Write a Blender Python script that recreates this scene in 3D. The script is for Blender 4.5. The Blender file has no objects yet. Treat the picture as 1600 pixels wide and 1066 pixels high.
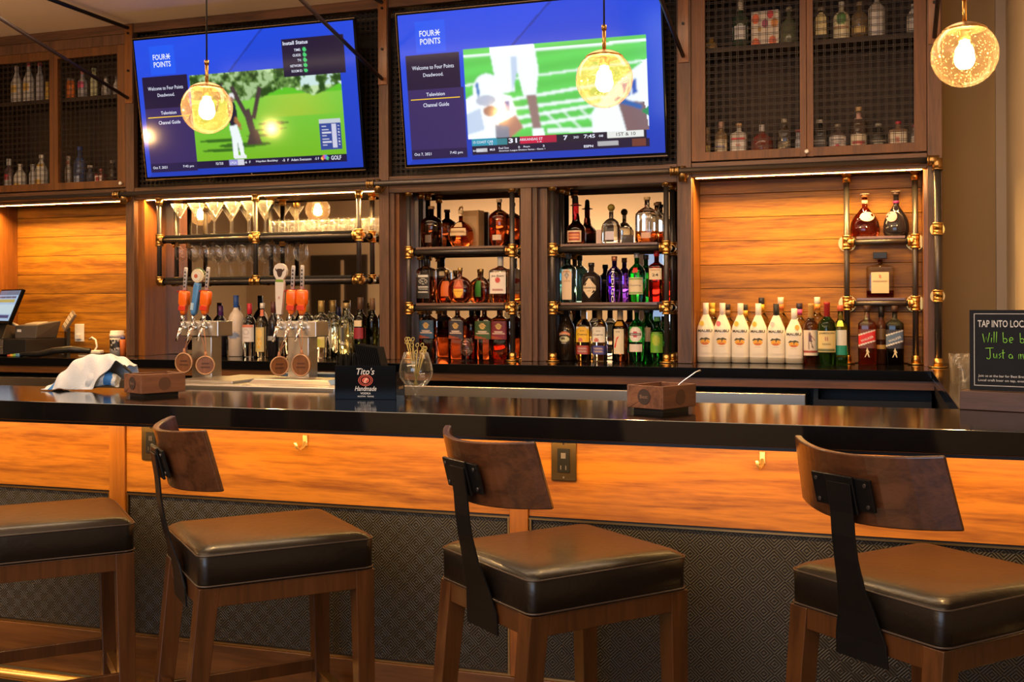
import bpy, bmesh, math, random
import numpy as np
from mathutils import Vector, Matrix

random.seed(7)
scn = bpy.context.scene
COL = scn.collection
PI = math.pi
R = math.radians

# ------------------------------------------------------------------ camera
F, TH, RHO, H0, CH = 1720.0, .325, .004, 474.0, 1.37
CT, ST = math.cos(TH), math.sin(TH)
cd = bpy.data.cameras.new('camera'); cam = bpy.data.objects.new('camera', cd); COL.objects.link(cam)
cd.sensor_width = 36; cd.lens = 36 * F / 1600; cd.shift_y = (H0 - 533) / 1600; cd.clip_start = .05
cam.matrix_world = (Matrix.Translation((0, 0, CH)) @ Matrix.Rotation(TH, 4, 'Z') @ Matrix.Rotation(PI / 2, 4, 'X')
                    @ Matrix.Rotation(-RHO, 4, 'Z'))
scn.camera = cam
scn.view_settings.view_transform = 'Standard'; scn.view_settings.look = 'None'
scn.view_settings.exposure = 0.0; scn.view_settings.gamma = 1.0; scn.view_settings.use_curve_mapping = False
cy = scn.cycles
cy.use_denoising = True; cy.max_bounces = 14; cy.transmission_bounces = 12; cy.transparent_max_bounces = 40; cy.glossy_bounces = 6; cy.diffuse_bounces = 4
cy.sample_clamp_indirect = 6.0; cy.caustics_reflective = False; cy.blur_glossy = .5

# ------------------------------------------------------------------ world, large lights
w = bpy.data.worlds.new('world'); scn.world = w; w.use_nodes = True
w.node_tree.nodes['Background'].inputs[0].default_value = (.05, .045, .05, 1)
w.node_tree.nodes['Background'].inputs[1].default_value = .3

LED = (1.0, .56, .17)
def area(name, loc, rot, sx, sy, power, col, parent=None, spread=PI):
    l = bpy.data.lights.new(name, 'AREA'); l.shape = 'RECTANGLE'; l.size = sx; l.size_y = sy; l.energy = power; l.color = col; l.spread = spread
    o = bpy.data.objects.new(name, l); COL.objects.link(o); o.location = loc; o.rotation_euler = rot; o.parent = parent
    return o
# ceiling downlight fields of the room behind the camera, and dusk light through the front windows
area('room_ceiling_light', (-1.5, 1.0, 2.98), (0, 0, 0), 4.5, 1.6, 62, (1, .70, .42))
area('room_ceiling_light', (-3.0, -1.2, 2.98), (0, 0, 0), 6, 1.5, 270, (1, .72, .44))
area('aisle_ceiling_light', (-2.2, 4.2, 2.98), (0, 0, 0), 5.0, .5, 52, (1, .70, .42))
area('window_daylight', (-1.2, -2.9, 1.7), (R(90), 0, 0), 3.0, 1.3, 55, (.62, .78, 1.0))
area('ceiling_fill_rear', (-4.5, -2.7, 2.1), (R(180), 0, 0), 4.0, .3, 30, (1, .74, .52))  # added fill behind the camera, lifts the ceiling; no such lamp known
area('ceiling_fill_bar', (-3.6, 2.3, 2.45), (R(180), 0, 0), 3.5, .25, 34, (1, .72, .50))  # unseen fill added above the bar only to brighten the ceiling

# ------------------------------------------------------------------ helpers
def onY(px, py, Y):
    x = px - 800; y = py - 533
    k = (math.cos(RHO) * x - math.sin(RHO) * y) / F
    v = -((math.sin(RHO) * x + math.cos(RHO) * y) - (H0 - 533)) / F
    D = Y / (CT + k * ST)
    return D * (k * CT - ST), CH + v * D
def mpp(px, Y):            # metres in the wall plane Y per picture pixel
    k = (px - 800) / F
    return Y / (CT + k * ST) / F

def tag(o, label=None, cat=None, group=None, kind=None):
    if label: o['label'] = label
    if cat: o['category'] = cat
    if group: o['group'] = group
    if kind: o['kind'] = kind
    return o
def thing(name, label, cat, loc=(0, 0, 0), rz=0, group=None):
    o = bpy.data.objects.new(name, None); COL.objects.link(o); o.empty_display_size = .05
    o.location = loc; o.rotation_euler = (0, 0, rz)
    return tag(o, label, cat, group)

class MB:
    def __init__(s): s.v = []; s.f = []; s.m = []; s.sm = []
    def add(s, vs, fs, mi=0, sm=False):
        b = len(s.v); s.v += [tuple(p) for p in vs]
        for f in fs: s.f.append(tuple(b + i for i in f)); s.m.append(mi); s.sm.append(sm)
        return s
    def box(s, x0, x1, y0, y1, z0, z1, mi=0):
        vs = [(x, y, z) for x in (x0, x1) for y in (y0, y1) for z in (z0, z1)]
        return s.add(vs, [(0, 1, 3, 2), (4, 6, 7, 5), (0, 4, 5, 1), (2, 3, 7, 6), (0, 2, 6, 4), (1, 5, 7, 3)], mi)
    def hexa(s, lo, hi, mi=0):     # lo, hi: 4 points each (counterclockwise seen from above)
        return s.add(list(lo) + list(hi), [(3, 2, 1, 0), (4, 5, 6, 7), (0, 1, 5, 4), (1, 2, 6, 5), (2, 3, 7, 6), (3, 0, 4, 7)], mi)
    def rings(s, rs, mi=0, sm=True, caps=True, closed=True):
        n = len(rs[0]); b = []
        for r in rs: b += list(r)
        fs = []
        for i in range(len(rs) - 1):
            for j in range(n if closed else n - 1):
                k = (j + 1) % n
                fs.append((i * n + j, i * n + k, (i + 1) * n + k, (i + 1) * n + j))
        s.add(b, fs, mi, sm)
        if caps:
            s.add(rs[0], [tuple(range(n))[::-1]], mi, False); s.add(rs[-1], [tuple(range(n))], mi, False)
        return s
    def cyl(s, p0, p1, r, r1=None, n=16, mi=0, sm=True, caps=True):
        p0 = Vector(p0); p1 = Vector(p1); d = (p1 - p0).normalized(); r1 = r if r1 is None else r1
        a = d.orthogonal().normalized(); c = d.cross(a)
        rs = [[p + (a * math.cos(2 * PI * i / n) + c * math.sin(2 * PI * i / n)) * q for i in range(n)] for p, q in ((p0, r), (p1, r1))]
        return s.rings(rs, mi, sm, caps)
    def tube(s, pts, r, n=8, mi=0):
        pts = [Vector(p) for p in pts]; rs = []; up = None
        for i, p in enumerate(pts):
            d = (pts[min(i + 1, len(pts) - 1)] - pts[max(i - 1, 0)]).normalized()
            if up is None: up = d.orthogonal().normalized()
            up = (up - d * up.dot(d)).normalized(); c = d.cross(up)
            q = r[i] if isinstance(r, (list, tuple)) else r
            rs.append([p + (up * math.cos(2 * PI * j / n) + c * math.sin(2 * PI * j / n)) * q for j in range(n)])
        return s.rings(rs, mi)
    def lathe(s, prof, c=(0, 0, 0), n=24, mi=0, sm=True, caps=True):
        rs = [[(c[0] + r * math.cos(2 * PI * i / n), c[1] + r * math.sin(2 * PI * i / n), c[2] + z) for i in range(n)] for r, z in prof]
        return s.rings(rs, mi, sm, caps)
    def poly(s, pts, y, mi=0):     # flat polygon in x,z at depth y facing -y
        return s.add([(x, y, z) for x, z in pts], [tuple(range(len(pts)))], mi)
    def xf(s, M):
        s.v = [tuple(M @ Vector(p)) for p in s.v]; return s
    def build(s, name, mats, parent=None, bevel=0, seg=2, recalc=True):
        me = bpy.data.meshes.new(name); me.from_pydata(s.v, [], s.f)
        for m in (mats if isinstance(mats, (list, tuple)) else [mats]): me.materials.append(m)
        me.polygons.foreach_set('material_index', s.m); me.polygons.foreach_set('use_smooth', s.sm)
        if recalc:
            bm = bmesh.new(); bm.from_mesh(me); bmesh.ops.remove_doubles(bm, verts=bm.verts, dist=1e-6)
            bmesh.ops.recalc_face_normals(bm, faces=bm.faces); bm.to_mesh(me); bm.free()
        me.update()
        o = bpy.data.objects.new(name, me); COL.objects.link(o); o.parent = parent
        if bevel:
            b = o.modifiers.new('bevel', 'BEVEL'); b.width = bevel; b.segments = seg; b.limit_method = 'ANGLE'; b.angle_limit = R(40)
            b.harden_normals = False
        return o

def copy_tree(o, parent=None):
    c = o.copy(); COL.objects.link(c); c.parent = parent
    for ch in list(o.children): copy_tree(ch, c)
    return c

# ------------------------------------------------------------------ materials
def nmat(name):
    m = bpy.data.materials.new(name); m.use_nodes = True
    return m, m.node_tree.nodes, m.node_tree.links, m.node_tree.nodes['Principled BSDF']
def mat(name, col, rough=.5, metal=0, coat=0, trans=0, ior=1.45, emit=None, es=0, bump=0, bscale=60, spec=.5, alpha=1):
    m, N, L, b = nmat(name)
    b.inputs['Base Color'].default_value = (*col, 1); b.inputs['Roughness'].default_value = rough; b.inputs['Metallic'].default_value = metal
    b.inputs['Coat Weight'].default_value = coat; b.inputs['Coat Roughness'].default_value = .08
    b.inputs['Transmission Weight'].default_value = trans; b.inputs['IOR'].default_value = ior; b.inputs['Specular IOR Level'].default_value = spec
    b.inputs['Alpha'].default_value = alpha
    if emit: b.inputs['Emission Color'].default_value = (*emit, 1); b.inputs['Emission Strength'].default_value = es
    if bump:
        tc = N.new('ShaderNodeTexCoord'); n = N.new('ShaderNodeTexNoise'); bp = N.new('ShaderNodeBump')
        n.inputs['Scale'].default_value = bscale; bp.inputs['Strength'].default_value = bump; bp.inputs['Distance'].default_value = .01
        L.new(tc.outputs['Object'], n.inputs['Vector']); L.new(n.outputs['Fac'], bp.inputs['Height']); L.new(bp.outputs[0], b.inputs['Normal'])
    return m
def wood(name, dark, light, axis='X', rough=.35, coat=.3, freq=1.0, plank=0, contrast=1.0):
    m, N, L, b = nmat(name)
    tc = N.new('ShaderNodeTexCoord'); mp = N.new('ShaderNodeMapping'); L.new(tc.outputs['Object'], mp.inputs['Vector'])
    sc = {'X': (1.1, 14, 14), 'Y': (14, 1.1, 14), 'Z': (14, 14, 1.1)}[axis]
    mp.inputs['Scale'].default_value = tuple(q * freq for q in sc)
    n1 = N.new('ShaderNodeTexNoise'); n1.inputs['Scale'].default_value = 1.2; n1.inputs['Detail'].default_value = 7; n1.inputs['Roughness'].default_value = .62
    n1.inputs['Distortion'].default_value = .9
    n2 = N.new('ShaderNodeTexNoise'); n2.inputs['Scale'].default_value = 9; n2.inputs['Detail'].default_value = 3
    vec = mp.outputs[0]
    if plank:                       # every plank gets a grain of its own
        sx = N.new('ShaderNodeSeparateXYZ'); L.new(tc.outputs['Object'], sx.inputs[0])
        dv = N.new('ShaderNodeMath'); dv.operation = 'DIVIDE'; dv.inputs[1].default_value = plank; L.new(sx.outputs['Z'], dv.inputs[0])
        fl = N.new('ShaderNodeMath'); fl.operation = 'FLOOR'; L.new(dv.outputs[0], fl.inputs[0])
        ml = N.new('ShaderNodeMath'); ml.operation = 'MULTIPLY'; ml.inputs[1].default_value = 7.3; L.new(fl.outputs[0], ml.inputs[0])
        cb = N.new('ShaderNodeCombineXYZ'); L.new(ml.outputs[0], cb.inputs[0]); L.new(ml.outputs[0], cb.inputs[1])
        ad = N.new('ShaderNodeVectorMath'); L.new(mp.outputs[0], ad.inputs[0]); L.new(cb.outputs[0], ad.inputs[1]); vec = ad.outputs[0]
    L.new(vec, n1.inputs['Vector']); L.new(vec, n2.inputs['Vector'])
    mx = N.new('ShaderNodeMath'); mx.operation = 'MULTIPLY_ADD'; mx.inputs[1].default_value = .35
    L.new(n2.outputs['Fac'], mx.inputs[0]); L.new(n1.outputs['Fac'], mx.inputs[2])
    rp = N.new('ShaderNodeValToRGB'); e = rp.color_ramp.elements
    e[0].position = .5; e[0].color = (*dark, 1); e[1].position = .5 + .32 / contrast; e[1].color = (*light, 1)
    L.new(mx.outputs[0], rp.inputs[0]); col = rp.outputs[0]
    if plank:
        wn = N.new('ShaderNodeTexWhiteNoise'); wn.noise_dimensions = '1D'; L.new(fl.outputs[0], wn.inputs['W'])
        mr = N.new('ShaderNodeMapRange'); mr.inputs['To Min'].default_value = .62; mr.inputs['To Max'].default_value = 1.1; L.new(wn.outputs['Value'], mr.inputs[0])
        mm = N.new('ShaderNodeVectorMath'); mm.operation = 'SCALE'; L.new(col, mm.inputs[0]); L.new(mr.outputs[0], mm.inputs['Scale']); col = mm.outputs[0]
    L.new(col, b.inputs['Base Color'])
    b.inputs['Roughness'].default_value = rough; b.inputs['Coat Weight'].default_value = coat; b.inputs['Coat Roughness'].default_value = .15
    bp = N.new('ShaderNodeBump'); bp.inputs['Strength'].default_value = .06; bp.inputs['Distance'].default_value = .004
    L.new(mx.outputs[0], bp.inputs['Height']); L.new(bp.outputs[0], b.inputs['Normal'])
    return m
def vcol(name, emit=0, rough=.45):
    m, N, L, b = nmat(name); a = N.new('ShaderNodeAttribute'); a.attribute_name = 'Col'
    if emit:
        L.new(a.outputs['Color'], b.inputs['Emission Color']); b.inputs['Emission Strength'].default_value = emit; b.inputs['Base Color'].default_value = (.01, .01, .01, 1)
        rough = .10; b.inputs['Specular IOR Level'].default_value = .28
    else: L.new(a.outputs['Color'], b.inputs['Base Color'])
    b.inputs['Roughness'].default_value = rough
    return m

M = {}
M['post'] = wood('walnut_post', (.055, .024, .013), (.15, .068, .034), 'Z', .5, .05)
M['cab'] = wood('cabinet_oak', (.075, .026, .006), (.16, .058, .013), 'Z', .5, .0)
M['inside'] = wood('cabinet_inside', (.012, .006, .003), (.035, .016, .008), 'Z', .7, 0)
M['rail'] = wood('walnut_rail', (.05, .022, .012), (.14, .062, .03), 'X', .5, .05)
M['plank'] = wood('niche_planks', (.15, .048, .003), (.50, .205, .010), 'X', .5, 0, 1.0, .12)
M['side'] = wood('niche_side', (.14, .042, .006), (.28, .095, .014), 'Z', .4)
M['panel'] = wood('bar_panel', (.22, .064, .004), (.53, .190, .013), 'X', .45, .08, 1.2, 0, 1.15)
M['stile'] = wood('bar_stile', (.22, .066, .005), (.40, .135, .011), 'Z', .4)
M['base'] = wood('bar_base', (.085, .030, .007), (.18, .068, .016), 'X', .4)
M['stoolwood'] = wood('stool_wood', (.040, .014, .0035), (.092, .032, .008), 'Z', .32, .4)
M['stoolback'] = wood('stool_back_wood', (.040, .014, .006), (.10, .036, .014), 'X', .30, .3, 1.6)
M['caddy'] = wood('walnut_caddy', (.09, .034, .017), (.24, .10, .052), 'X', .5, .0)
M['paddle'] = wood('paddle_wood', (.13, .045, .012), (.30, .105, .030), 'Z', .5, 0)
M['shelf'] = wood('shelf_board', (.08, .04, .028), (.19, .10, .07), 'X', .35)
M['stone'] = mat('black_stone', (.004, .004, .0045), .10, 0, 0, spec=.5)
M['black'] = mat('black_laminate', (.008, .008, .009), .4)
M['blackgloss'] = mat('black_gloss', (.002, .002, .003), .14, spec=.09)
M['blackmatte'] = mat('black_paper', (.003, .003, .003), .6, spec=.12)
M['blackplastic'] = mat('black_plastic', (.012, .012, .013), .35)
M['iron'] = mat('dark_pipe', (.10, .088, .085), .34, .7)
M['wire'] = mat('dark_wire', (.030, .02, .014), .5, .3)
M['blackiron'] = mat('black_iron', (.006, .006, .007), .38, .3)
M['brass'] = mat('brass', (.72, .43, .13), .28, 1)
M['hook'] = mat('bright_brass', (.95, .72, .32), .38, .8)
M['agedbrass'] = mat('aged_brass', (.42, .26, .10), .35, 1)
M['copper'] = mat('copper_cord', (.55, .22, .10), .5)
M['steel'] = mat('brushed_steel', (.62, .58, .52), .28, 1)
M['chrome'] = mat('chrome', (.8, .8, .78), .1, 1)
M['mirror'] = mat('antique_mirror', (.78, .72, .64), .02, 1, bump=0)
M['leather'] = mat('dark_leather', (.006, .004, .003), .33, 0, .12, bump=.12, bscale=45)
M['piping'] = mat('leather_piping', (.05, .035, .028), .35)
M['glass'] = mat('clear_glass', (1, 1, 1), 0, trans=1, ior=1.45)
M['thin'] = mat('drinking_glass', (1, 1, 1), 0, trans=1, ior=1.3)
M['white'] = mat('white_plastic', (.75, .73, .7), .4)
M['cream'] = mat('cream_paper', (.72, .6, .42), .6)
M['towel'] = mat('towel_cloth', (.78, .82, .86), .9, bump=.4, bscale=300)
M['towelblue'] = mat('towel_blue', (.05, .22, .62), .9, bump=.4, bscale=300)
M['grey'] = mat('grey_plastic', (.09, .075, .065), .45)
M['orange'] = mat('orange_enamel', (1.0, .17, .01), .25, 0, .5)
M['redorange'] = mat('red_enamel', (.75, .05, .02), .25, 0, .5)
M['blue'] = mat('blue_enamel', (.08, .28, .6), .25, 0, .5)
M['wallpaint'] = mat('tan_paint', (.36, .24, .115), .85, bump=.05, bscale=200)
M['wallfar'] = mat('tan_far_wall', (.55, .43, .29), .85)
M['ceil'] = mat('ceiling_paint', (.80, .64, .54), .9, bump=.03, bscale=120)
M['floor'] = wood('dark_floor', (.03, .015, .008), (.07, .035, .018), 'X', .3, .2)
M['bulb'] = mat('bulb_glow', (1, .8, .5), .3, emit=(1, .62, .25), es=520)
M['ledglow'] = mat('led_glow', (1, .8, .5), .3, emit=(1, .66, .28), es=3)
M['door'] = mat('dark_door', (.03, .02, .015), .4)

def cmat(col, rough=.4, metal=0, _c={}):
    k = (tuple(round(q, 3) for q in col), rough, metal)
    if k not in _c: _c[k] = mat('paint_%d' % len(_c), col, rough, metal)
    return _c[k]
def gmat(col, _c={}):
    k = tuple(round(q, 3) for q in col)
    if k not in _c: _c[k] = mat('glass_tint_%d' % len(_c), col, .01, trans=1, ior=1.42)
    return _c[k]
V_PRINT = vcol('printed', 0)

# woven panel: concentric diamonds
def woven():
    m, N, L, b = nmat('woven_panel'); P = .0565
    tc = N.new('ShaderNodeTexCoord'); sx = N.new('ShaderNodeSeparateXYZ'); L.new(tc.outputs['Object'], sx.inputs[0])
    def op(o, a, bb=None):
        n = N.new('ShaderNodeMath'); n.operation = o
        for i, q in enumerate((a, bb)):
            if q is None: continue
            if isinstance(q, (int, float)): n.inputs[i].default_value = q
            else: L.new(q, n.inputs[i])
        return n.outputs[0]
    def tri(s): return op('ABSOLUTE', op('SUBTRACT', op('FRACT', op('DIVIDE', s, P)), .5))
    d = op('ADD', tri(sx.outputs['X']), tri(sx.outputs['Z']))
    s = op('SINE', op('MULTIPLY', d, 2 * PI * 6))
    weave = op('SINE', op('MULTIPLY', op('ADD', sx.outputs['X'], sx.outputs['Z']), 2 * PI / .0035))
    h = op('ADD', s, op('MULTIPLY', weave, .08))
    mr = N.new('ShaderNodeMapRange'); mr.inputs['From Min'].default_value = -.8; mr.inputs['From Max'].default_value = .8; L.new(h, mr.inputs[0])
    mx = N.new('ShaderNodeMix'); mx.data_type = 'RGBA'; L.new(mr.outputs[0], mx.inputs['Factor'])
    mx.inputs['A'].default_value = (.004, .0035, .003, 1); mx.inputs['B'].default_value = (.052, .042, .031, 1)
    L.new(mx.outputs['Result'], b.inputs['Base Color']); b.inputs['Roughness'].default_value = .55
    bp = N.new('ShaderNodeBump'); bp.inputs['Strength'].default_value = .5; bp.inputs['Distance'].default_value = .002
    L.new(h, bp.inputs['Height']); L.new(bp.outputs[0], b.inputs['Normal'])
    return m
M['woven'] = woven()
# thin blown glass: lets light straight through, mirrors at grazing angles, with a little haze
def thinglass(name, haze, tint=(1, 1, 1), seeds=0, hz=(1, .85, .6), edge=None):
    m, N, L, b = nmat(name); N.remove(b)
    tr = N.new('ShaderNodeBsdfTransparent'); tr.inputs[0].default_value = (*tint, 1)
    gl = N.new('ShaderNodeBsdfGlossy'); gl.inputs['Roughness'].default_value = .03
    lf = N.new('ShaderNodeLayerWeight'); lf.inputs['Blend'].default_value = .5
    pw = N.new('ShaderNodeMath'); pw.operation = 'POWER'; pw.inputs[1].default_value = 3.5; L.new(lf.outputs['Facing'], pw.inputs[0])
    fr = N.new('ShaderNodeMath'); fr.operation = 'MULTIPLY_ADD'; fr.inputs[1].default_value = .45; fr.inputs[2].default_value = .04; L.new(pw.outputs[0], fr.inputs[0])
    m1 = N.new('ShaderNodeMixShader'); L.new(fr.outputs[0], m1.inputs[0]); L.new(tr.outputs[0], m1.inputs[1]); L.new(gl.outputs[0], m1.inputs[2])
    df = N.new('ShaderNodeBsdfTranslucent'); df.inputs['Color'].default_value = (*hz, 1)
    m2 = N.new('ShaderNodeMixShader'); L.new(m1.outputs[0], m2.inputs[1]); L.new(df.outputs[0], m2.inputs[2]); m2.inputs[0].default_value = haze
    lw = N.new('ShaderNodeLayerWeight'); lw.inputs['Blend'].default_value = .25
    ad = N.new('ShaderNodeMath'); ad.operation = 'MULTIPLY_ADD'; ad.inputs[1].default_value = haze * 1.5 if edge is None else edge; ad.inputs[2].default_value = haze
    p3 = N.new('ShaderNodeMath'); p3.operation = 'POWER'; p3.inputs[1].default_value = 1 if edge is None else 3; L.new(lw.outputs['Facing'], p3.inputs[0]); L.new(p3.outputs[0], ad.inputs[0])
    if seeds:
        tc = N.new('ShaderNodeTexCoord'); v = N.new('ShaderNodeTexVoronoi'); v.inputs['Scale'].default_value = seeds; L.new(tc.outputs['Object'], v.inputs['Vector'])
        r = N.new('ShaderNodeMapRange'); r.inputs['From Min'].default_value = .30; r.inputs['From Max'].default_value = .12; r.inputs['To Max'].default_value = .07; L.new(v.outputs['Distance'], r.inputs[0])
        a2 = N.new('ShaderNodeMath'); a2.operation = 'ADD'; L.new(ad.outputs[0], a2.inputs[0]); L.new(r.outputs[0], a2.inputs[1]); L.new(a2.outputs[0], m2.inputs[0])
    else: L.new(ad.outputs[0], m2.inputs[0])
    L.new(m2.outputs[0], N['Material Output'].inputs['Surface'])
    return m
M['seeded'] = thinglass('seeded_glass', .0040, (1, .95, .88), 110, (1, .76, .50))
M['thin'] = thinglass('drinking_glass', .012, (.99, .99, .99), 0, (1, 1, 1), .50)
M['litglass'] = thinglass('lit_glass', .014, (.99, .99, .99), 0, (1, 1, 1), .7)  # drinking glass with extra white rim haze imitating the strip light's glow

# ------------------------------------------------------------------ lettering and painted patches
_tcache = {}
def text_geo(s, h, w=None, bold=0.0, shear=0.0):
    """text as flat geometry in x,z, centred; h = letter height, w = total width"""
    k = (s, bold, shear)
    if k not in _tcache:
        cu = bpy.data.curves.new('t', 'FONT'); cu.body = s; cu.size = 1; cu.offset = bold; cu.shear = shear; cu.resolution_u = 2; cu.align_x = 'CENTER'
        ob = bpy.data.objects.new('t', cu); COL.objects.link(ob); dg = bpy.context.evaluated_depsgraph_get()
        me = bpy.data.meshes.new_from_object(ob.evaluated_get(dg))
        _tcache[k] = ([tuple(v.co) for v in me.vertices], [tuple(p.vertices) for p in me.polygons])
        bpy.data.objects.remove(ob); bpy.data.curves.remove(cu); bpy.data.meshes.remove(me)
    vs, fs = _tcache[k]
    xs = [v[0] for v in vs]; ys = [v[1] for v in vs]; x0, x1, y0, y1 = min(xs), max(xs), min(ys), max(ys)
    sy = h / (y1 - y0); sx = (w / (x1 - x0)) if w else sy
    return [((v[0] - (x0 + x1) / 2) * sx, (v[1] - (y0 + y1) / 2) * sy) for v in vs], fs
def lettering(items, surf, m, parent, name='lettering'):
    """items: (text, x, z, h, w[, bold, shear, turn]); surf(x,z)->y"""
    b = MB()
    for it in items:
        t, x, z, h, w_ = it[:5]; bo = it[5] if len(it) > 5 else .01; sh = it[6] if len(it) > 6 else 0; tu = it[7] if len(it) > 7 else 0
        vs, fs = text_geo(t, h, w_, bo, sh)
        if tu: vs = [(a * math.cos(tu) - c * math.sin(tu), a * math.sin(tu) + c * math.cos(tu)) for a, c in vs]
        b.add([(x + a, surf(x + a, z + c), z + c) for a, c in vs], fs)
    return b.build(name, m, parent, recalc=False)

class Canvas:
    def __init__(s, w, h, bg): s.a = np.zeros((h, w, 3)); s.a[:] = bg; s.w = w; s.h = h; s.Y, s.X = np.mgrid[0:h, 0:w]; s.X = s.X / (w - 1); s.Y = s.Y / (h - 1)
    def poly(s, pts, c, al=1):
        ins = np.zeros((s.h, s.w), bool); n = len(pts)
        for i in range(n):
            x0, y0 = pts[i]; x1, y1 = pts[(i + 1) % n]
            if y0 == y1: continue
            cond = ((y0 > s.Y) != (y1 > s.Y)) & (s.X < (x1 - x0) * (s.Y - y0) / (y1 - y0) + x0); ins ^= cond
        s.a[ins] = s.a[ins] * (1 - al) + np.array(c) * al; return s
    def rect(s, x0, y0, x1, y1, c, al=1): return s.poly([(x0, y0), (x1, y0), (x1, y1), (x0, y1)], c, al)
    def ell(s, cx, cy, rx, ry, c, al=1):
        i = ((s.X - cx) / rx) ** 2 + ((s.Y - cy) / ry) ** 2 < 1; s.a[i] = s.a[i] * (1 - al) + np.array(c) * al; return s
    def line(s, p, q, wd, c, al=1, asp=1.78):
        dx = (q[0] - p[0]) * asp; dy = q[1] - p[1]; l = math.hypot(dx, dy); nx, ny = -dy / l * wd / 2 / asp, dx / l * wd / 2
        return s.poly([(p[0] + nx, p[1] + ny), (q[0] + nx, q[1] + ny), (q[0] - nx, q[1] - ny), (p[0] - nx, p[1] - ny)], c, al)
def patch(name, cv, x0, x1, z0, z1, surf, m, parent):
    nx, nz = cv.w, cv.h
    xs = np.linspace(x0, x1, nx); zs = np.linspace(z1, z0, nz)
    vs = [(float(x), float(surf(x, z)), float(z)) for z in zs for x in xs]
    fs = [(j * nx + i, (j + 1) * nx + i, (j + 1) * nx + i + 1, j * nx + i + 1) for j in range(nz - 1) for i in range(nx - 1)]
    me = bpy.data.meshes.new(name); me.from_pydata(vs, [], fs); me.materials.append(m)
    at = me.color_attributes.new('Col', 'FLOAT_COLOR', 'POINT')
    c = np.ones((nz * nx, 4), np.float32); c[:, :3] = cv.a.reshape(-1, 3); at.data.foreach_set('color', c.ravel()); me.update()
    for p in me.polygons: p.use_smooth = True
    o = bpy.data.objects.new(name, me); COL.objects.link(o); o.parent = parent
    return o

# ================================================================== THE ROOM
def struct(name, mb, m, bevel=0): return tag(mb.build(name, m, None, bevel), kind='structure')
struct('floor', MB().box(-9, 3, -3.2, 6, -.1, 0), M['floor'])
struct('ceiling', MB().box(-9, 3, -3.2, 6, 3.02, 3.12), M['ceil'])
struct('wall_back', MB().box(-9, 3, 5.76, 6, 0, 3.02), M['wallpaint'])
struct('wall_front', MB().box(-9, 3, -3.2, -3, 0, 3.02), M['wallfar'])
struct('wall_left', MB().box(-9.2, -9, -3.2, 6, 0, 3.02), M['wallfar'])
struct('wall_right', MB().box(2.9, 3.1, -3.2, 6, 0, 3.02), M['wallfar'])
struct('wall_niche_right', MB().box(.56, .72, 3.32, 5.76, 0, 3.02), mat('light_tan_paint', (.55, .43, .28), .8, bump=.05, bscale=200))
struct('trim_1', MB().box(.515, .56, 5.73, 5.76, 1.07, 3.02), mat('pale_trim', (.38, .31, .24), .6))
struct('door_1', MB().box(-7.9, -7.0, -3.0, -2.96, 0, 2.08).box(-7.4, -7.36, -2.96, -2.94, .0, 2.0, 1), [M['door'], M['wallfar']])
for x0, x1 in ((-3.0, .4),):
    f = struct('window_1', MB().box(x0, x1, -3.0, -2.97, 1.0, 2.45), mat('dusk_pane', (.02, .03, .05), .1, emit=(.30, .48, .85), es=1.1))
    g = MB()
    for x in (x0, (x0 + x1) / 2, x1): g.box(x - .04, x + .04, -2.97, -2.93, 1.0, 2.45)
    for z in (1.0, 2.45): g.box(x0, x1, -2.97, -2.93, z - .04, z + .04)
    struct('window_frame_1', g, M['door'])

# ================================================================== BACK BAR UNIT
BAYS = [(-5.232, -4.21), (-4.11, -2.575), (-2.475, -1.772), (-1.64, -.959), (-.886, .18)]
unit = thing('back_bar_unit', 'tall walnut back bar of posts, lit niches and mirrored bays behind the counter', 'back bar', (-2.4, 5.4, 0))
def U(name, mb, m, bevel=0, seg=2):
    mb.xf(Matrix.Translation((2.4, -5.4, 0))); return mb.build(name, m, unit, bevel, seg)
for x0, x1 in ((-5.30, -5.24), (-4.21, -4.153), (-2.575, -2.518), (-1.772, -1.713), (-.959, -.889), (.196, .26)):
    U('post', MB().box(x0, x1, 5.40, 5.44, 1.071, 1.9645 if x0 == -1.772 else 3.018), M['post'], .002)
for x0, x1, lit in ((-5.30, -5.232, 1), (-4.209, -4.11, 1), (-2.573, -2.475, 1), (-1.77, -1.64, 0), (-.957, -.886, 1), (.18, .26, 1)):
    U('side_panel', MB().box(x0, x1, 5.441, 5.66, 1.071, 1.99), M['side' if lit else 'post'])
for x0, x1 in ((-2.517, -2.492), (-1.712, -1.687)):
    U('stop_bead', MB().box(x0, x1, 5.415, 5.441, 1.071, 1.975), M['post'])
for x0, x1, z in ((-5.239, -4.211, 1.985), (-4.152, -2.576, 1.985), (-2.517, -.96, 1.965), (-.888, .195, 1.985)):
    U('header', MB().box(x0, x1, 5.405, 5.43, z, 2.055), M['rail'], .002)
U('soffit', MB().box(-5.30, .26, 5.431, 5.70, 1.991, 2.02), M['rail'])
U('back_panel', MB().box(-5.30, .26, 5.70, 5.72, 1.071, 2.99), M['black'])
for (x0, x1) in (BAYS[0], BAYS[4]):
    b = MB(); z = 1.072
    edges = [1.072, 1.20, 1.32, 1.44, 1.56, 1.68, 1.80, 1.92, 1.989]
    for a, c in zip(edges[:-1], edges[1:]): b.box(x0, x1, 5.65, 5.695, a + .0012, c - .0012)
    U('plank_panel', b, M['plank'], .0015)
for i in (1, 2, 3):
    U('mirror', MB().box(BAYS[i][0], BAYS[i][1], 5.65, 5.66, 1.072, 1.989), M['mirror'])
for x0, x1 in ((-5.24, -4.211), (-4.152, -2.576), (-2.517, -.96), (-.888, .195)): U('top_rail', MB().box(x0, x1, 5.403, 5.43, 2.965, 3.018), M['rail'], .002)
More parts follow.
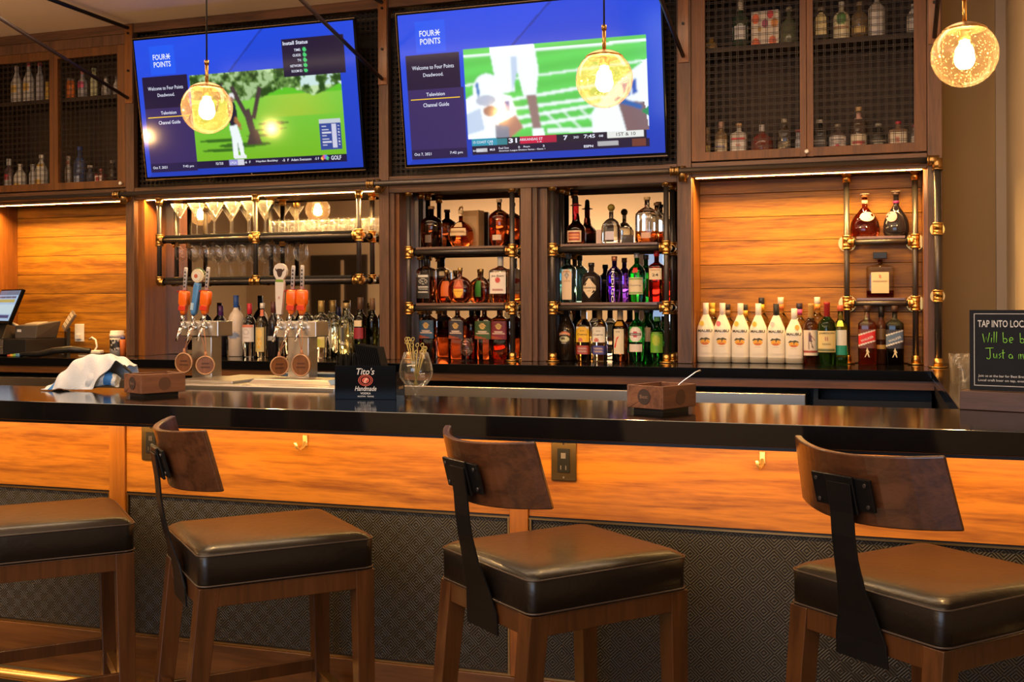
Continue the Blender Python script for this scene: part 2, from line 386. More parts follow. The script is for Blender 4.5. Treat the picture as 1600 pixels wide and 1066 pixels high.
for x0, x1 in ((-5.24, -4.211), (-.888, .195)): U('fascia', MB().box(x0, x1, 5.412, 5.44, 2.905, 2.964), M['post'])

def mesh_grid(b, x0, x1, z0, z1, y, pitch=.035, gap=.0075, r=.0011):
    n = int((x1 - x0) / pitch)
    for i in range(n + 1):
        for g in (-gap / 2, gap / 2):
            x = x0 + (i + .5) * (x1 - x0) / (n + 1) + g; b.box(x - r, x + r, y - r, y + r, z0, z1)
    n = int((z1 - z0) / pitch)
    for i in range(n + 1):
        for g in (-gap / 2, gap / 2):
            z = z0 + (i + .5) * (z1 - z0) / (n + 1) + g; b.box(x0, x1, y - 3 * r, y - r, z - r, z + r)
    return b
for x0, x1 in ((-4.152, -2.576), (-2.517, -.96)):
    U('wire_screen', mesh_grid(MB(), x0, x1, 2.056, 2.964, 5.46, .03, .008, .0016), M['wire'])

# led strips: a real strip in the channel behind the header, with a batten behind it
def led(x0, x1, power, label):
    t = thing('led_strip', label, 'light', ((x0 + x1) / 2, 5.437, 1.984))
    w_ = (x1 - x0) / 2
    MB().box(-w_, w_, -.005, .006, .002, .0065).build('diffuser', M['ledglow'], t)
    MB().box(-w_, w_, .0075, .014, -.004, .0065).build('batten', M['rail'], t)
    area('strip_light', (0, .0005, .0015), (R(8), 0, 0), w_ * 2, .009, power, LED, t)
led(-5.22, -4.22, 23, 'glowing warm strip light under the header above the till niche')
led(-4.10, -2.585, 46, 'glowing warm strip light above the hanging glass shelves')
led(-.875, .175, 22, 'glowing warm strip light above the white rum bottles niche')

# upper wire-mesh cabinets
def cabinet(x0, xm, x1, label, knobx):
    t = thing('wall_cabinet', label, 'cabinet', ((x0 + x1) / 2, 5.45, 2.06)); c = (x0 + x1) / 2
    T = Matrix.Translation((-c, -5.45, -2.06))
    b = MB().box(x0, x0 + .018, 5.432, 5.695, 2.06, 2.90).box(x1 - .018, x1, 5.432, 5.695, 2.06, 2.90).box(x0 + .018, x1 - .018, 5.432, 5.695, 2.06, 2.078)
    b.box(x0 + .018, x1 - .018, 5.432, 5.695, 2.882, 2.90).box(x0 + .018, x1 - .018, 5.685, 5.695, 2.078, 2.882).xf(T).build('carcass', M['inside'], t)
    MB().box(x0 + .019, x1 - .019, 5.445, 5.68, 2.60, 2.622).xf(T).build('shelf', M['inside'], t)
    for a, d in ((x0, xm - .001), (xm + .001, x1)):
        s = .03 if a == x0 else .028; e = .055
        l, r_ = (a + .066 if a == x0 else a + .028), (d - .028 if a == x0 else d - .053)
        b = MB().box(a, l, 5.402, 5.43, 2.062, 2.90).box(r_, d, 5.402, 5.43, 2.062, 2.90).box(l, r_, 5.402, 5.43, 2.062, 2.105).box(l, r_, 5.402, 5.43, 2.85, 2.90)
        dr = b.xf(T).build('door', M['cab'], t, .0015)
        mesh_grid(MB(), l, r_, 2.105, 2.85, 5.418).xf(T).build('wire_mesh', M['wire'], dr)
        if a != x0 or knobx < xm:
            k = MB().lathe([(.004, 0), (.004, .01), (.009, .014), (.011, .02), (.006, .026)], n=14).xf(Matrix.Translation((knobx, 5.402, 2.083)) @ Matrix.Rotation(R(90), 4, 'X')).xf(T)
            k.build('knob', M['white'], dr)
    return t
cabinet(-5.238, -4.728, -4.213, 'walnut cabinet with wire mesh doors above the till, beside the golf television', -4.235)
cabinet(-.887, -.340, .194, 'walnut cabinet with wire mesh doors above the white rum bottles', -.339)

# ================================================================== PIPE RAIL + PIPE SHELVES
def fit(b, p, axes, r=.0205, l=.034):
    p = Vector(p)
    for a in axes:
        a = Vector(a); b.cyl(p - a * .006, p + a * l, r, n=18); b.cyl(p + a * (l - .008), p + a * l, r * 1.12, n=18)
    return b
X_, Y_, Z_ = (1, 0, 0), (0, 1, 0), (0, 0, 1); nX, nY, nZ = (-1, 0, 0), (0, -1, 0), (0, 0, -1)
def flange(b, p, d, r=.04):
    p = Vector(p); d = Vector(d); b.cyl(p, p + d * .006, r, n=24); b.cyl(p + d * .006, p + d * .042, .021, .019, n=18); return b
t = thing('pipe_rail', 'long dark iron pipe rail with brass tees running beneath televisions and cabinets', 'pipe rail', (-2.4, 5.33, 2.012))
T = Matrix.Translation((2.4, -5.33, -2.012)); RY = 5.345
MB().cyl((-5.6, RY, 2.012), (.235, RY, 2.012), .0155).xf(T).build('pipe', M['iron'], t)
for x in (-4.19, -2.56, -.925):
    b = MB(); fit(b, (x - .035, RY, 2.012), (X_, nX), .021, .022); b.cyl((x, RY, 2.012), (x, 5.395, 2.012), .012); b.cyl((x, 5.390, 2.0), (x, 5.398, 2.0), .027, n=22)
    b.cyl((x, RY + .01, 2.035), (x, RY + .01, 1.96), .019, n=16)
    b.xf(T).build('tee_fitting', M['agedbrass'], t)
fit(MB(), (.237, RY, 2.012), (nX, nZ), .022, .045).xf(T).build('elbow_fitting', M['agedbrass'], t)
MB().cyl((.237, RY, 1.98), (.237, RY, 1.08), .0155).xf(T).build('downpipe', M['iron'], t)
for z in (1.70, 1.395):
    b = MB(); fit(b, (.237, RY, z), (Z_, nZ), .021, .028); b.cyl((.237, RY, z), (.237, 5.392, z), .014); b.cyl((.237, 5.39, z), (.237, 5.398, z), .032, n=20)
    b.xf(T).build('tee_fitting', M['brass'], t)
flange(MB(), (.237, RY, 1.0705), Z_).xf(T).build('floor_flange', M['brass'], t)

def pipe_shelf(label, xs, yf, yr, levels, zlo, zhi, board=True, wallfl=False, legs=True, through=None):
    cx = sum(xs) / len(xs); t = thing('pipe_shelf', label, 'shelf', (cx, yf, zlo)); T = Matrix.Translation((-cx, -yf, -zlo)); r = .0135
    for x in xs:
        MB().cyl((x, yf, zlo + .01), (x, yf, zhi - .01), r).xf(T).build('upright', M['iron'], t)
        if not wallfl: MB().cyl((x, yr, zlo + .01), (x, yr, zhi - .01), r).xf(T).build('upright', M['iron'], t)
        for y in ((yf,) if wallfl else (yf, yr)):
            if legs: flange(MB(), (x, y, zlo), Z_, .036).xf(T).build('flange', M['brass'], t)
            flange(MB(), (x, y, zhi), nZ, .036 if y != yf else .024).xf(T).build('flange', M['brass'], t)
        for z in levels:
            b = MB(); ax = [Z_, nZ] if (legs or z != levels[-1]) else [Z_]
            if x != xs[0]: ax.append(nX)
            if x != xs[-1]: ax.append(X_)
            ax.append(Y_); fit(b, (x, yf, z), ax)
            b.xf(T).build('fitting', M['brass'], t)
            if wallfl:
                MB().cyl((x, yf + .03, z), (x, 5.645, z), r).xf(T).build('stub_pipe', M['iron'], t)
                MB().cyl((x, 5.640, z), (x, 5.649, z), .042, n=26).xf(T).build('wall_flange', M['brass'], t)
            else:
                fit(MB(), (x, yr, z), [Z_, nZ, nY] if (legs or z != levels[-1]) else [Z_, nY]).xf(T).build('fitting', M['brass'], t)
                MB().cyl((x, yf + .03, z), (x, yr - .03, z), r).xf(T).build('cross_pipe', M['iron'], t)
    for z in levels:
        MB().cyl((xs[0], yf, z), (xs[-1], yf, z), r).xf(T).build('rail', M['iron'], t)
        if not wallfl: MB().cyl((xs[0], yr, z), (xs[-1], yr, z), r).xf(T).build('rail', M['iron'], t)
        e = .045
        MB().box(xs[0] + e, xs[-1] - e, yf - .008, (5.645 if wallfl else yr + .02), z + .0145, z + .027).xf(T).build('shelf_board', M['shelf'] if board else M['black'], t, .001)
    return t
pipe_shelf('brass and iron pipe shelf hung above the beer taps with rows of glasses', (-3.992, -3.35, -2.705), 5.42, 5.585, (1.745, 1.500), 1.49, 1.990, False, legs=False)
pipe_shelf('brass and iron pipe shelf of whiskeys in the bay right of the taps', (-2.416, -1.829), 5.435, 5.60, (1.645, 1.345), 1.071, 1.990)
pipe_shelf('brass and iron pipe shelf of gins and liqueurs, in the middle right bay', (-1.610, -1.020), 5.435, 5.60, (1.645, 1.345), 1.071, 1.990)
pipe_shelf('small brass and iron pipe shelf holding two cognac bottles in the right niche', (-.165, .147), 5.57, 5.6, (1.658, 1.362), 1.071, 1.990, wallfl=True)

# ceiling braces with plates on the posts
for (x, y1, z1, lab) in ((-4.18, 4.30, 2.83, 'dark diagonal ceiling brace bolted left of the golf television'), (-2.547, 4.30, 2.83, 'dark diagonal ceiling brace bolted between the two televisions'),
                   (-.924, 4.30, 2.83, 'dark diagonal ceiling brace bolted right of the football television'), (.228, 4.30, 2.83, 'dark diagonal ceiling brace bolted right of the mesh cabinet, topmost right')):
    t = thing('ceiling_brace', lab, 'brace', (x, 5.395, 2.58))
    MB().box(-.026, .026, -.004, .004, -.03, .43).build('plate', M['side'], t, .001)
    MB().cyl((0, -.012, .0), (0, y1 - 5.395, z1 - 2.58 + .0), .010).build('diagonal_rod', mat('brace_paint', (.03, .018, .02), .45, .3), t)
    MB().cyl((0, -.012, .41), (0, y1 - 5.395, .415), .011).build('level_rod', M['blackiron'], t)
    for z in (.16, .38): MB().cyl((0, -.004, z), (0, -.012, z), .007, n=8).build('bolt', M['blackiron'], t)

# ================================================================== BACK COUNTER
t = thing('back_counter', 'long black stone worktop of the back bar with bottles along it', 'counter', (-2.4, 5.4, 1.07))
T = Matrix.Translation((2.4, -5.4, -1.07))
MB().box(-6.4, .2, 5.08, 5.755, 1.025, 1.07).box(.2, .556, 3.315, 5.755, 1.025, 1.07).xf(T).build('worktop', M['stone'], t, .002)
MB().box(-6.4, .21, 5.095, 5.75, .985, 1.024).xf(T).build('edge_rail', M['base'], t)
MB().box(.212, .556, 3.33, 5.75, .96, 1.024).xf(T).build('return_edge', M['black'], t)
t = thing('under_counter_cabinet', 'black under-counter cabinet below the back bar worktop', 'cabinet', (-2.4, 5.4, 0))
T = Matrix.Translation((2.4, -5.4, 0))
MB().box(-6.4, .21, 5.40, 5.74, 0, .984).box(.225, .55, 3.34, 5.74, 0, .959).xf(T).build('carcass', M['black'], t)
MB().box(-.30, .2, 5.15, 5.17, 0, .93).box(-.30, -.28, 5.17, 5.399, 0, .984).xf(T).build('panel', M['blackplastic'], t)
MB().box(-.28, -.05, 5.16, 5.399, .62, .64).xf(T).build('shelf', M['black'], t)
for x0, x1, lab in ((-6.2, -4.99, 'steel topped under-counter fridge farthest left below the till'), (-4.93, -2.95, 'steel topped under-counter fridge behind the beer taps'), (-2.55, -.33, 'steel topped under-counter fridge below the middle bottle bays')):
    t = thing('back_bar_fridge', lab, 'fridge', ((x0 + x1) / 2, 5.3, 0)); h = (x1 - x0) / 2
    MB().box(-h, h, -.17, .095, 0, .90).build('body', M['blackplastic'], t, .004)
    MB().box(-h, h, -.20, .095, .902, .957).build('top_band', M['steel'], t, .004)
    for i in range(2 if h < .7 else 3):
        n = 2 if h < .7 else 3; a = -h + i * 2 * h / n
        d = MB().box(a + .01, a + 2 * h / n - .01, -.20, -.172, .05, .89).build('door', M['blackgloss'], t, .004)
        MB().box(a + 2 * h / n - .06, a + 2 * h / n - .04, -.225, -.201, .6, .88).build('handle', M['steel'], d, .003)

# ================================================================== FRONT BAR
bar = thing('bar_counter', 'long front bar with black stone top and glowing orange wood face', 'bar counter', (-2.2, 3.0, 0))
T = Matrix.Translation((2.2, -3.0, 0))
MB().box(-6.8, 2.3, 2.77, 3.305, 1.012, 1.07).xf(T).build('countertop', M['stone'], bar, .002)
MB().box(-6.8, 2.3, 2.80, 3.29, 1.000, 1.011).xf(T).build('sub_top', M['black'], bar)
edges = [-6.8, -4.4, -4.34, -2.419, -2.356, -1.026, -.969, 1.10, 1.16, 2.3]
for i in range(0, 10, 2):
    a, b_ = edges[i], edges[i + 1]
    MB().box(a + .001, b_ - .001, 3.02, 3.05, .757, .999).xf(T).build('wood_panel', M['panel'], bar, .001)
    MB().box(a + .012, b_ - .012, 3.024, 3.05, .300, .744).xf(T).build('woven_panel', M['woven'], bar)
    MB().box(a, b_, 3.018, 3.05, .747, .752).box(a, b_, 3.018, 3.05, .290, .296).box(a + .002, a + .008, 3.018, 3.05, .296, .747).box(b_ - .008, b_ - .002, 3.018, 3.05, .296, .747).xf(T).build('brass_bead', M['agedbrass'], bar)
    MB().box(a, b_, 3.023, 3.052, .752, .757).box(a, b_, 3.026, 3.052, .296, .747).xf(T).build('reveal', M['black'], bar)
for i in range(1, 9, 2):
    MB().box(edges[i] + .001, edges[i + 1] - .001, 3.012, 3.06, .291, .999).xf(T).build('stile', M['stile'], bar, .001)
MB().box(-6.8, 2.3, 3.012, 3.06, .139, .289).xf(T).build('base_panel', M['base'], bar, .002)
MB().box(-6.8, 2.3, 3.061, 3.28, 0, .999).xf(T).build('carcass', M['black'], bar)
def strip(x0, x1, y, z, power, label, rx=0.0):
    t = thing('led_strip', label, 'light', ((x0 + x1) / 2, y, z)); w_ = (x1 - x0) / 2
    MB().box(-w_, w_, -.006, .006, 0, .006).build('diffuser', M['ledglow'], t)
    area('strip_light', (0, 0, -.001), (rx, 0, 0), w_ * 2, .011, power, LED, t)
strip(-6.2, 2.2, 2.90, .989, 32, 'warm strip light hidden under the front bar top lip', R(25))
strip(-6.2, 2.2, 3.04, .131, 18, 'warm strip light under the base of the front bar')
t = thing('foot_rail', 'polished brass foot rail along the base of the front bar', 'foot rail', (-2.2, 2.983, .125))
MB().cyl((-4.6, 0, 0), (2.0, 0, 0), .019, n=24).build('tube', M['brass'], t)
for x in (-3.2, -1.0, 1.3):
    MB().cyl((x, .01, 0), (x, .077, 0), .012).cyl((x - .03, 0, 0), (x + .03, 0, 0), .023, n=24).build('bracket', M['brass'], t)
for px, lab in ((237, 'bronze power outlet plate beside the second stool back'), (881, 'bronze power outlet plate beside the third stool back')):
    x, _ = onY(px, 700, 3.018); t = thing('power_outlet', lab, 'outlet', (x, 3.0185, .922))
    MB().box(-.037, .037, -.005, 0, -.058, .058).build('plate', mat('bronze_plate', (.13, .085, .04), .38, .9), t, .002)
    i_ = MB().box(-.018, .018, -.008, -.005, -.034, .034).build('socket', M['blackplastic'], t, .001)
    MB().box(-.007, .007, -.0088, -.008, .006, .022).box(-.009, -.006, -.0088, -.008, -.026, -.014).box(.006, .009, -.0088, -.008, -.026, -.014).build('slot', M['chrome'], i_)
    for z in (-.048, .048): MB().cyl((0, -.005, z), (0, -.0065, z), .003, n=10).build('screw', M['chrome'], t)
for px, lab in ((477, 'brass purse hook on orange panel, left one beyond the second stool'), (1191, 'brass purse hook on orange panel beside the rightmost stool back')):
    x, z = onY(px, 690 if px < 800 else 717, 3.018); t = thing('purse_hook', lab, 'hook', (x, 3.0185, z))
    MB().box(-.008, .008, -.005, 0, -.014, .020).build('plate', M['hook'], t, .002)
    MB().tube([(0, -.003, -.002), (0, -.014, -.016), (-.004, -.028, -.022), (-.008, -.040, -.014), (-.010, -.044, .002)], [.0055, .005, .0045, .0045, .0058]).build('prong', M['hook'], t)

# ================================================================== STOOLS
def rrect(hx, hy, r, z, n=5, cy0=0.0):
    p = []
    for cx, cy_, a0 in ((hx - r, hy - r, 0), (-hx + r, hy - r, 90), (-hx + r, -hy + r, 180), (hx - r, -hy + r, 270)):
        for i in range(n + 1):
            a = R(a0 + 90 * i / n); p.append((cx + r * math.cos(a), cy_ + r * math.sin(a) + cy0, z))
    return p
def make_stool():
    t = thing('bar_stool', 'x', 'bar stool')
    hx, hy = .215, .23
    prof = [(.004, .668), (0, .674), (.0, .700), (-.001, .744), (.003, .7515), (.010, .757), (.022, .763), (.045, .7655), (.08, .767), (.13, .768), (.19, .7685)]
    MB().rings([rrect(hx - i, hy - i, max(.016, .028 - i * .05), z, 6) for i, z in prof]).build('seat_cushion', M['leather'], t)
    cu = [c for c in t.children][0]
    loop = rrect(hx + .001, hy + .001, .028, .747, 6); MB().tube(loop + loop[:2], .0022, 6).build('piping', M['piping'], cu)
    loop = rrect(hx + .001, hy + .001, .028, .672, 6); MB().tube(loop + loop[:2], .0025, 6).build('piping', M['piping'], cu)
    ax, ay = .2, .215
    for sx in (-1, 1):
        MB().box(sx * ax - .012, sx * ax + .012, -ay + .02, ay - .02, .618, .667).build('apron', M['stoolwood'], t, .002)
    for sy in (-1, 1):
        MB().box(-ax + .02, ax - .02, sy * ay - .012, sy * ay + .012, .618, .667).build('apron', M['stoolwood'], t, .002)
    def leg(sx, sy):
        tx, ty = sx * .187, sy * .203; bx, by = sx * (.19 if sy < 0 else .188), sy * (.275 if sy < 0 else .214)
        a, c = .026, .019
        sq = lambda x, y, s, z: [(x - s, y - s, z), (x + s, y - s, z), (x + s, y + s, z), (x - s, y + s, z)]
        b = MB().hexa(sq(bx, by, c, .0), sq(tx, ty, a, .667))
        return b.build('leg', M['stoolwood'], t, .002)
    for sx in (-1, 1):
        for sy in (-1, 1): leg(sx, sy)
    yr_, yf_ = -.203 - .072 * .55, .203 + .011 * .55
    for sx in (-1, 1): MB().box(sx * .189 - .009, sx * .189 + .009, yr_ + .018, yf_ - .018, .285, .322).build('stretcher', M['stoolwood'], t, .002)
    MB().box(-.172, .172, yf_ - .011, yf_ + .011, .245, .282).build('stretcher', M['stoolwood'], t, .002)
    MB().box(-.165, .165, yf_ - .012, yf_ + .0125, .2825, .2865).build('footrest_plate', M['agedbrass'], t)
    MB().box(-.172, .172, yr_ - .011, yr_ + .011, .31, .345).build('stretcher', M['stoolwood'], t, .002)
    # curved back panel, leaning backwards
    rs = []; n = 20; hw = .208
    def sect(u):          # u in -1..1 ; returns the four corners of the panel there
        x = u * hw; y = -.285 + .078 * u * u; zt = 1.047 + .012 * u * u; zb = .893 + .012 * u * u
        nx_, ny_ = -2 * .078 * u / hw, 1.0; l = math.hypot(nx_, ny_); nx_ /= l; ny_ /= l; th = .0085
        out = []
        for z, dy, sg in ((zb, .036, -1), (zt, -.004, -1), (zt, -.004, 1), (zb, .036, 1)):
            k = 1.0 + (.05 if dy > 0 else -.02)
            out.append((x * k + sg * nx_ * th, y + dy + sg * ny_ * th, z))
        return out
    MB().rings([sect(-1 + 2 * i / n) for i in range(n + 1)], sm=False).build('backrest', M['stoolback'], t, .004, 3)
    br = t.children[-1]
    for p in br.data.polygons: p.use_smooth = True
    # iron support bar, one swept flat strip
    path = [(-.229, .592, .072), (-.232, .64, .070), (-.243, .70, .052), (-.262, .76, .038), (-.276, .82, .033), (-.284, .87, .032), (-.288, .92, .032), (-.2985, .985, .033)]
    rs = []
    for y, z, hwd in path: rs.append([(-hwd + .004, y - .005, z), (hwd + .004, y - .005, z), (hwd + .004, y + .0, z), (-hwd + .004, y + .0, z)])
    MB().rings(rs, sm=False).build('support_bar', M['blackiron'], t, .001)
    sb = t.children[-1]
    lean = Matrix.Translation((0, -.276, .965)) @ Matrix.Rotation(R(14.5), 4, 'X')
    MB().box(-.082, .082, -.010, -.003, -.036, .036).xf(lean).build('bracket_plate', M['blackiron'], t, .001)
    pl = t.children[-1]
    MB().box(-.036, .040, -.017, -.010, -.045, .040).xf(lean).build('clamp', M['blackiron'], pl, .002)
    b = MB()
    for x in (-.068, .068):
        for z in (-.024, .024): b.cyl((x, -.010, z), (x, -.0135, z), .0045, n=8)
    b.xf(lean).build('bolt_heads', M['iron'], pl)
    return t
def place_stool(o, bc, ang, label):
    f = (math.cos(R(ang)), math.sin(R(ang)))
    o.location = (bc[0] + f[0] * .23, bc[1] + f[1] * .23, 0); o.rotation_euler = (0, 0, R(ang - 90)); o['label'] = label; o['group'] = 'bar stools along the front bar'
st = make_stool()
spots = [((-.048, 2.505), 49, 'rightmost bar stool, brown curved back and black leather seat, cut by the frame'),
         ((-.912, 2.476), 50.5, 'bar stool in front of the middle of the bar, under the straw caddy and outlet'),
         ((-1.753, 2.467), 46.5, 'bar stool second from the left, its curved back seen nearly edge on'),
         ((-2.49, 2.44), 46, 'leftmost bar stool, only its black leather seat and legs in view')]
for i, (bc, a, lb) in enumerate(spots):
    place_stool(st if i == 0 else copy_tree(st), bc, a, lb)
    if i == 0: proto = st
# ================================================================== PENDANTS
def make_pendant():
    t = thing('globe_pendant', 'x', 'pendant lamp')
    r = .097
    pr = []; n = 22; a0 = R(38)
    for i in range(n + 1):
        a = a0 + (PI - a0) * i / n; pr.append((max(r * math.sin(a), .0005), r * math.cos(a)))
    inner = [(max(q - .0022 * (q / r), .0004), z * .978) for q, z in pr]
    b = MB(); rs = pr[::-1] + inner[::1]
    b.lathe(pr[::-1] + inner, n=36, caps=False); b.build('globe', M['seeded'], t)
    c = [(r * math.sin(R(a)) + .0015, r * math.cos(R(a)) + .0015) for a in range(40, 3, -4)]
    ci = [(q - .003, z - .003) for q, z in c[::-1]]
    MB().lathe(c + ci, n=36).build('cap', M['agedbrass'], t)
    MB().cyl((0, 0, r), (0, 0, r + .075), .0065).cyl((0, 0, r + .07), (0, 0, r + .085), .009).build('stem', M['brass'], t)
    MB().cyl((0, 0, r + .085), (0, 0, 3.02 - 2.115), .0032, n=8).build('cord', M['blackplastic'], t)
    s = MB().cyl((0, 0, r - .003), (0, 0, .042), .018, n=18).build('socket', M['brass'], t)
    bl = [(.004, -.042), (.015, -.040), (.024, -.031), (.029, -.018), (.029, -.006), (.024, .010), (.017, .025), (.0135, .041)]
    MB().lathe(bl, n=20).build('bulb', M['bulb'], t)
    return t
pp = make_pendant()
for i, (x, y, z, lb) in enumerate(((-2.435, 3.6, 2.117, 'lit glass globe pendant hanging in front of the golf television'),
                                (-.888, 3.62, 2.125, 'lit glass globe pendant hanging in front of the football television'),
                                (.236, 3.58, 2.113, 'lit glass globe pendant hanging right of the mesh cabinet, rightmost one'),
                                (-4.2, 3.6, 2.11, 'lit glass globe pendant seen only in the mirror above the glass row'),
                                (-5.27, 3.6, 2.11, 'lit glass globe pendant seen only behind the martini glasses in the mirror'))):
    o = pp if i == 0 else copy_tree(pp)
    o.location = (x, y, z); o['label'] = lb; o['group'] = 'globe pendants over the bar'

# ================================================================== TELEVISIONS
GL = 'television emission'
TVW, TVH = 1.40, .80
SW, SH = TVW - .022, TVH - .03
M['tvemit'] = vcol('screen_picture', 1.12)
def emis(name, col, s=1.0): return mat(name, (.01, .01, .01), .15, emit=col, es=s)
E_W = emis('screen_white', (.8, .85, 1.0), .95); E_Y = emis('screen_yellow', (1, .62, .02), 1)
def ui(cv, tv):
    a = cv.a; X, Y = cv.X, cv.Y
    a[:] = (.006, .058, .66)
    a *= (1 - .35 * Y)[..., None]
    s = X < (.60 - .16 * (Y / .27)); a[s] = a[s] * .75 + np.array((.02, .07, .66)) * .35
    a[(np.abs(X - (.60 - .16 * (Y / .27))) < .006) & (Y < .3)] *= .6
    cv.rect(.07, .05, .19, .26, (.01, .09, .80))
    cv.rect(.022, .27, .24, .50, (.008, .004, .035)); cv.rect(.022, .50, .25, .91, (.030, .018, .11)); cv.rect(.022, .90, .25, .965, (.012, .008, .06))
def blur(cv, n=1):
    m = (cv.X > .26) & (cv.X < .925) & (cv.Y > .29) & (cv.Y < .845)
    for _ in range(n):
        a = cv.a; q = (a + np.roll(a, 1, 0) + np.roll(a, -1, 0) + np.roll(a, 1, 1) + np.roll(a, -1, 1)) / 5; cv.a = np.where(m[..., None], q, a)
def golf():
    cv = Canvas(300, 170, (0, 0, 0)); ui(cv, 1); rng = np.random.default_rng(3)
    x0, x1, y0, y1 = .25, .93, .28, .955
    cv.rect(x0, y0, x1, .90, (.10, .50, .02))
    u = (cv.X - x0) / (x1 - x0); v = (cv.Y - y0) / (.90 - y0); ins = (u >= 0) & (u <= 1) & (v >= 0) & (v <= 1)
    g = ins & (v > .30); cv.a[g] = np.stack([.16 + .16 * np.exp(-((u - .7) ** 2) / .05) * (v < .55) + 0 * u, .60 - .16 * v, .015 + .05 * (1 - v)], -1)[g]
    def noise(k):
        a = rng.random((170 // k + 3, 300 // k + 3)); yi = np.arange(170) / k; xi = np.arange(300) / k; y_ = yi.astype(int); x_ = xi.astype(int); fy = (yi - y_)[:, None]; fx = (xi - x_)[None]
        return a[y_][:, x_] * (1 - fy) * (1 - fx) + a[y_ + 1][:, x_] * fy * (1 - fx) + a[y_][:, x_ + 1] * (1 - fy) * fx + a[y_ + 1][:, x_ + 1] * fy * fx
    no = .5 * noise(9) + .3 * noise(4) + .2 * noise(2)
    top = ins & (v < .27 + .05 * np.sin(u * 17) + .06 * (no - .5))
    lo = np.clip((no - .38) / .25, 0, 1)[..., None]; c = np.array((.012, .055, .008)) * (1 - lo) + np.array((.20, .40, .09)) * lo; cv.a[top] = c[top]
    li = top & (no > .60); cv.a[li] = (.50, .68, .36)
    sky = top & (no > .52) & (u > .74) & (v < .22); cv.a[sky] = (.55, .72, .70)
    cr = (((cv.X - .45) / .20) ** 2 + ((cv.Y - .37) / .13) ** 2 < .8 + .9 * (no - .5)) & ins; cv.a[cr] = c[cr] * .8; cr2 = cr & (no > .58); cv.a[cr2] = (.34, .50, .24)
    for cx, cyy, rx, ry in ((.48, .80, .12, .018), (.62, .66, .07, .012), (.37, .76, .10, .012), (.38, .83, .10, .012), (.55, .74, .06, .01), (.60, .70, .08, .006)): cv.ell(cx, cyy, rx, ry, (.012, .09, .008), .9)
    for p, q, wd in (((.53, .78), (.50, .55), .055), ((.50, .60), (.44, .38), .035), ((.53, .62), (.57, .40), .035), ((.36, .55), (.40, .35), .015)): cv.line(p, q, wd, (.055, .035, .04))
    cv.poly([(.49, .80), (.56, .80), (.545, .70), (.51, .70)], (.05, .03, .035))
    # the golfer: cap, dark shirt, white trousers
    cv.ell(.437, .455, .014, .028, (.75, .75, .75)); cv.ell(.437, .475, .010, .02, (.30, .16, .10))
    cv.poly([(.418, .50), (.450, .495), (.458, .58), (.452, .66), (.420, .665), (.414, .57)], (.01, .01, .03))
    cv.line((.445, .60), (.468, .67), .022, (.35, .14, .05)); cv.line((.44, .62), (.47, .69), .012, (.35, .14, .05))
    cv.poly([(.415, .66), (.452, .655), (.470, .78), (.476, .88), (.458, .885), (.448, .78), (.446, .885), (.424, .89), (.424, .76)], (.78, .84, .85))
    cv.rect(.428, .875, .482, .895, (.75, .78, .78))
    blur(cv)
    cv.rect(.82, .66, .915, .865, (.03, .06, .28)); cv.rect(.82, .655, .915, .685, (.5, .55, .6)); cv.rect(.875, .69, .895, .855, (.55, .55, .7))
    for i in range(7): cv.rect(.83, .70 + i * .022, .85 + .01 * (i % 3), .708 + i * .022, (.6, .6, .7)); cv.rect(.90, .70 + i * .022, .908, .708 + i * .022, (.6, .6, .7))
    cv.rect(x0, .90, x1, .955, (.006, .004, .04)); cv.rect(.40, .905, .47, .945, (.25, .25, .6)); cv.rect(.44, .905, .47, .945, (.6, .6, .7))
    for i, c in enumerate(((.9, .5, .1), (.8, .1, .1), (.5, .1, .5), (.1, .2, .8), (.1, .5, .2))): cv.ell(.825 + i * .0055, .925 - .01 * math.sin(i * .8), .006, .014, c)
    cv.rect(.685, .085, .955, .345, (.008, .004, .03))
    for i in range(5): cv.ell(.782, .166 + i * .036, .008, .014, (.05, .55, .15))
    return cv
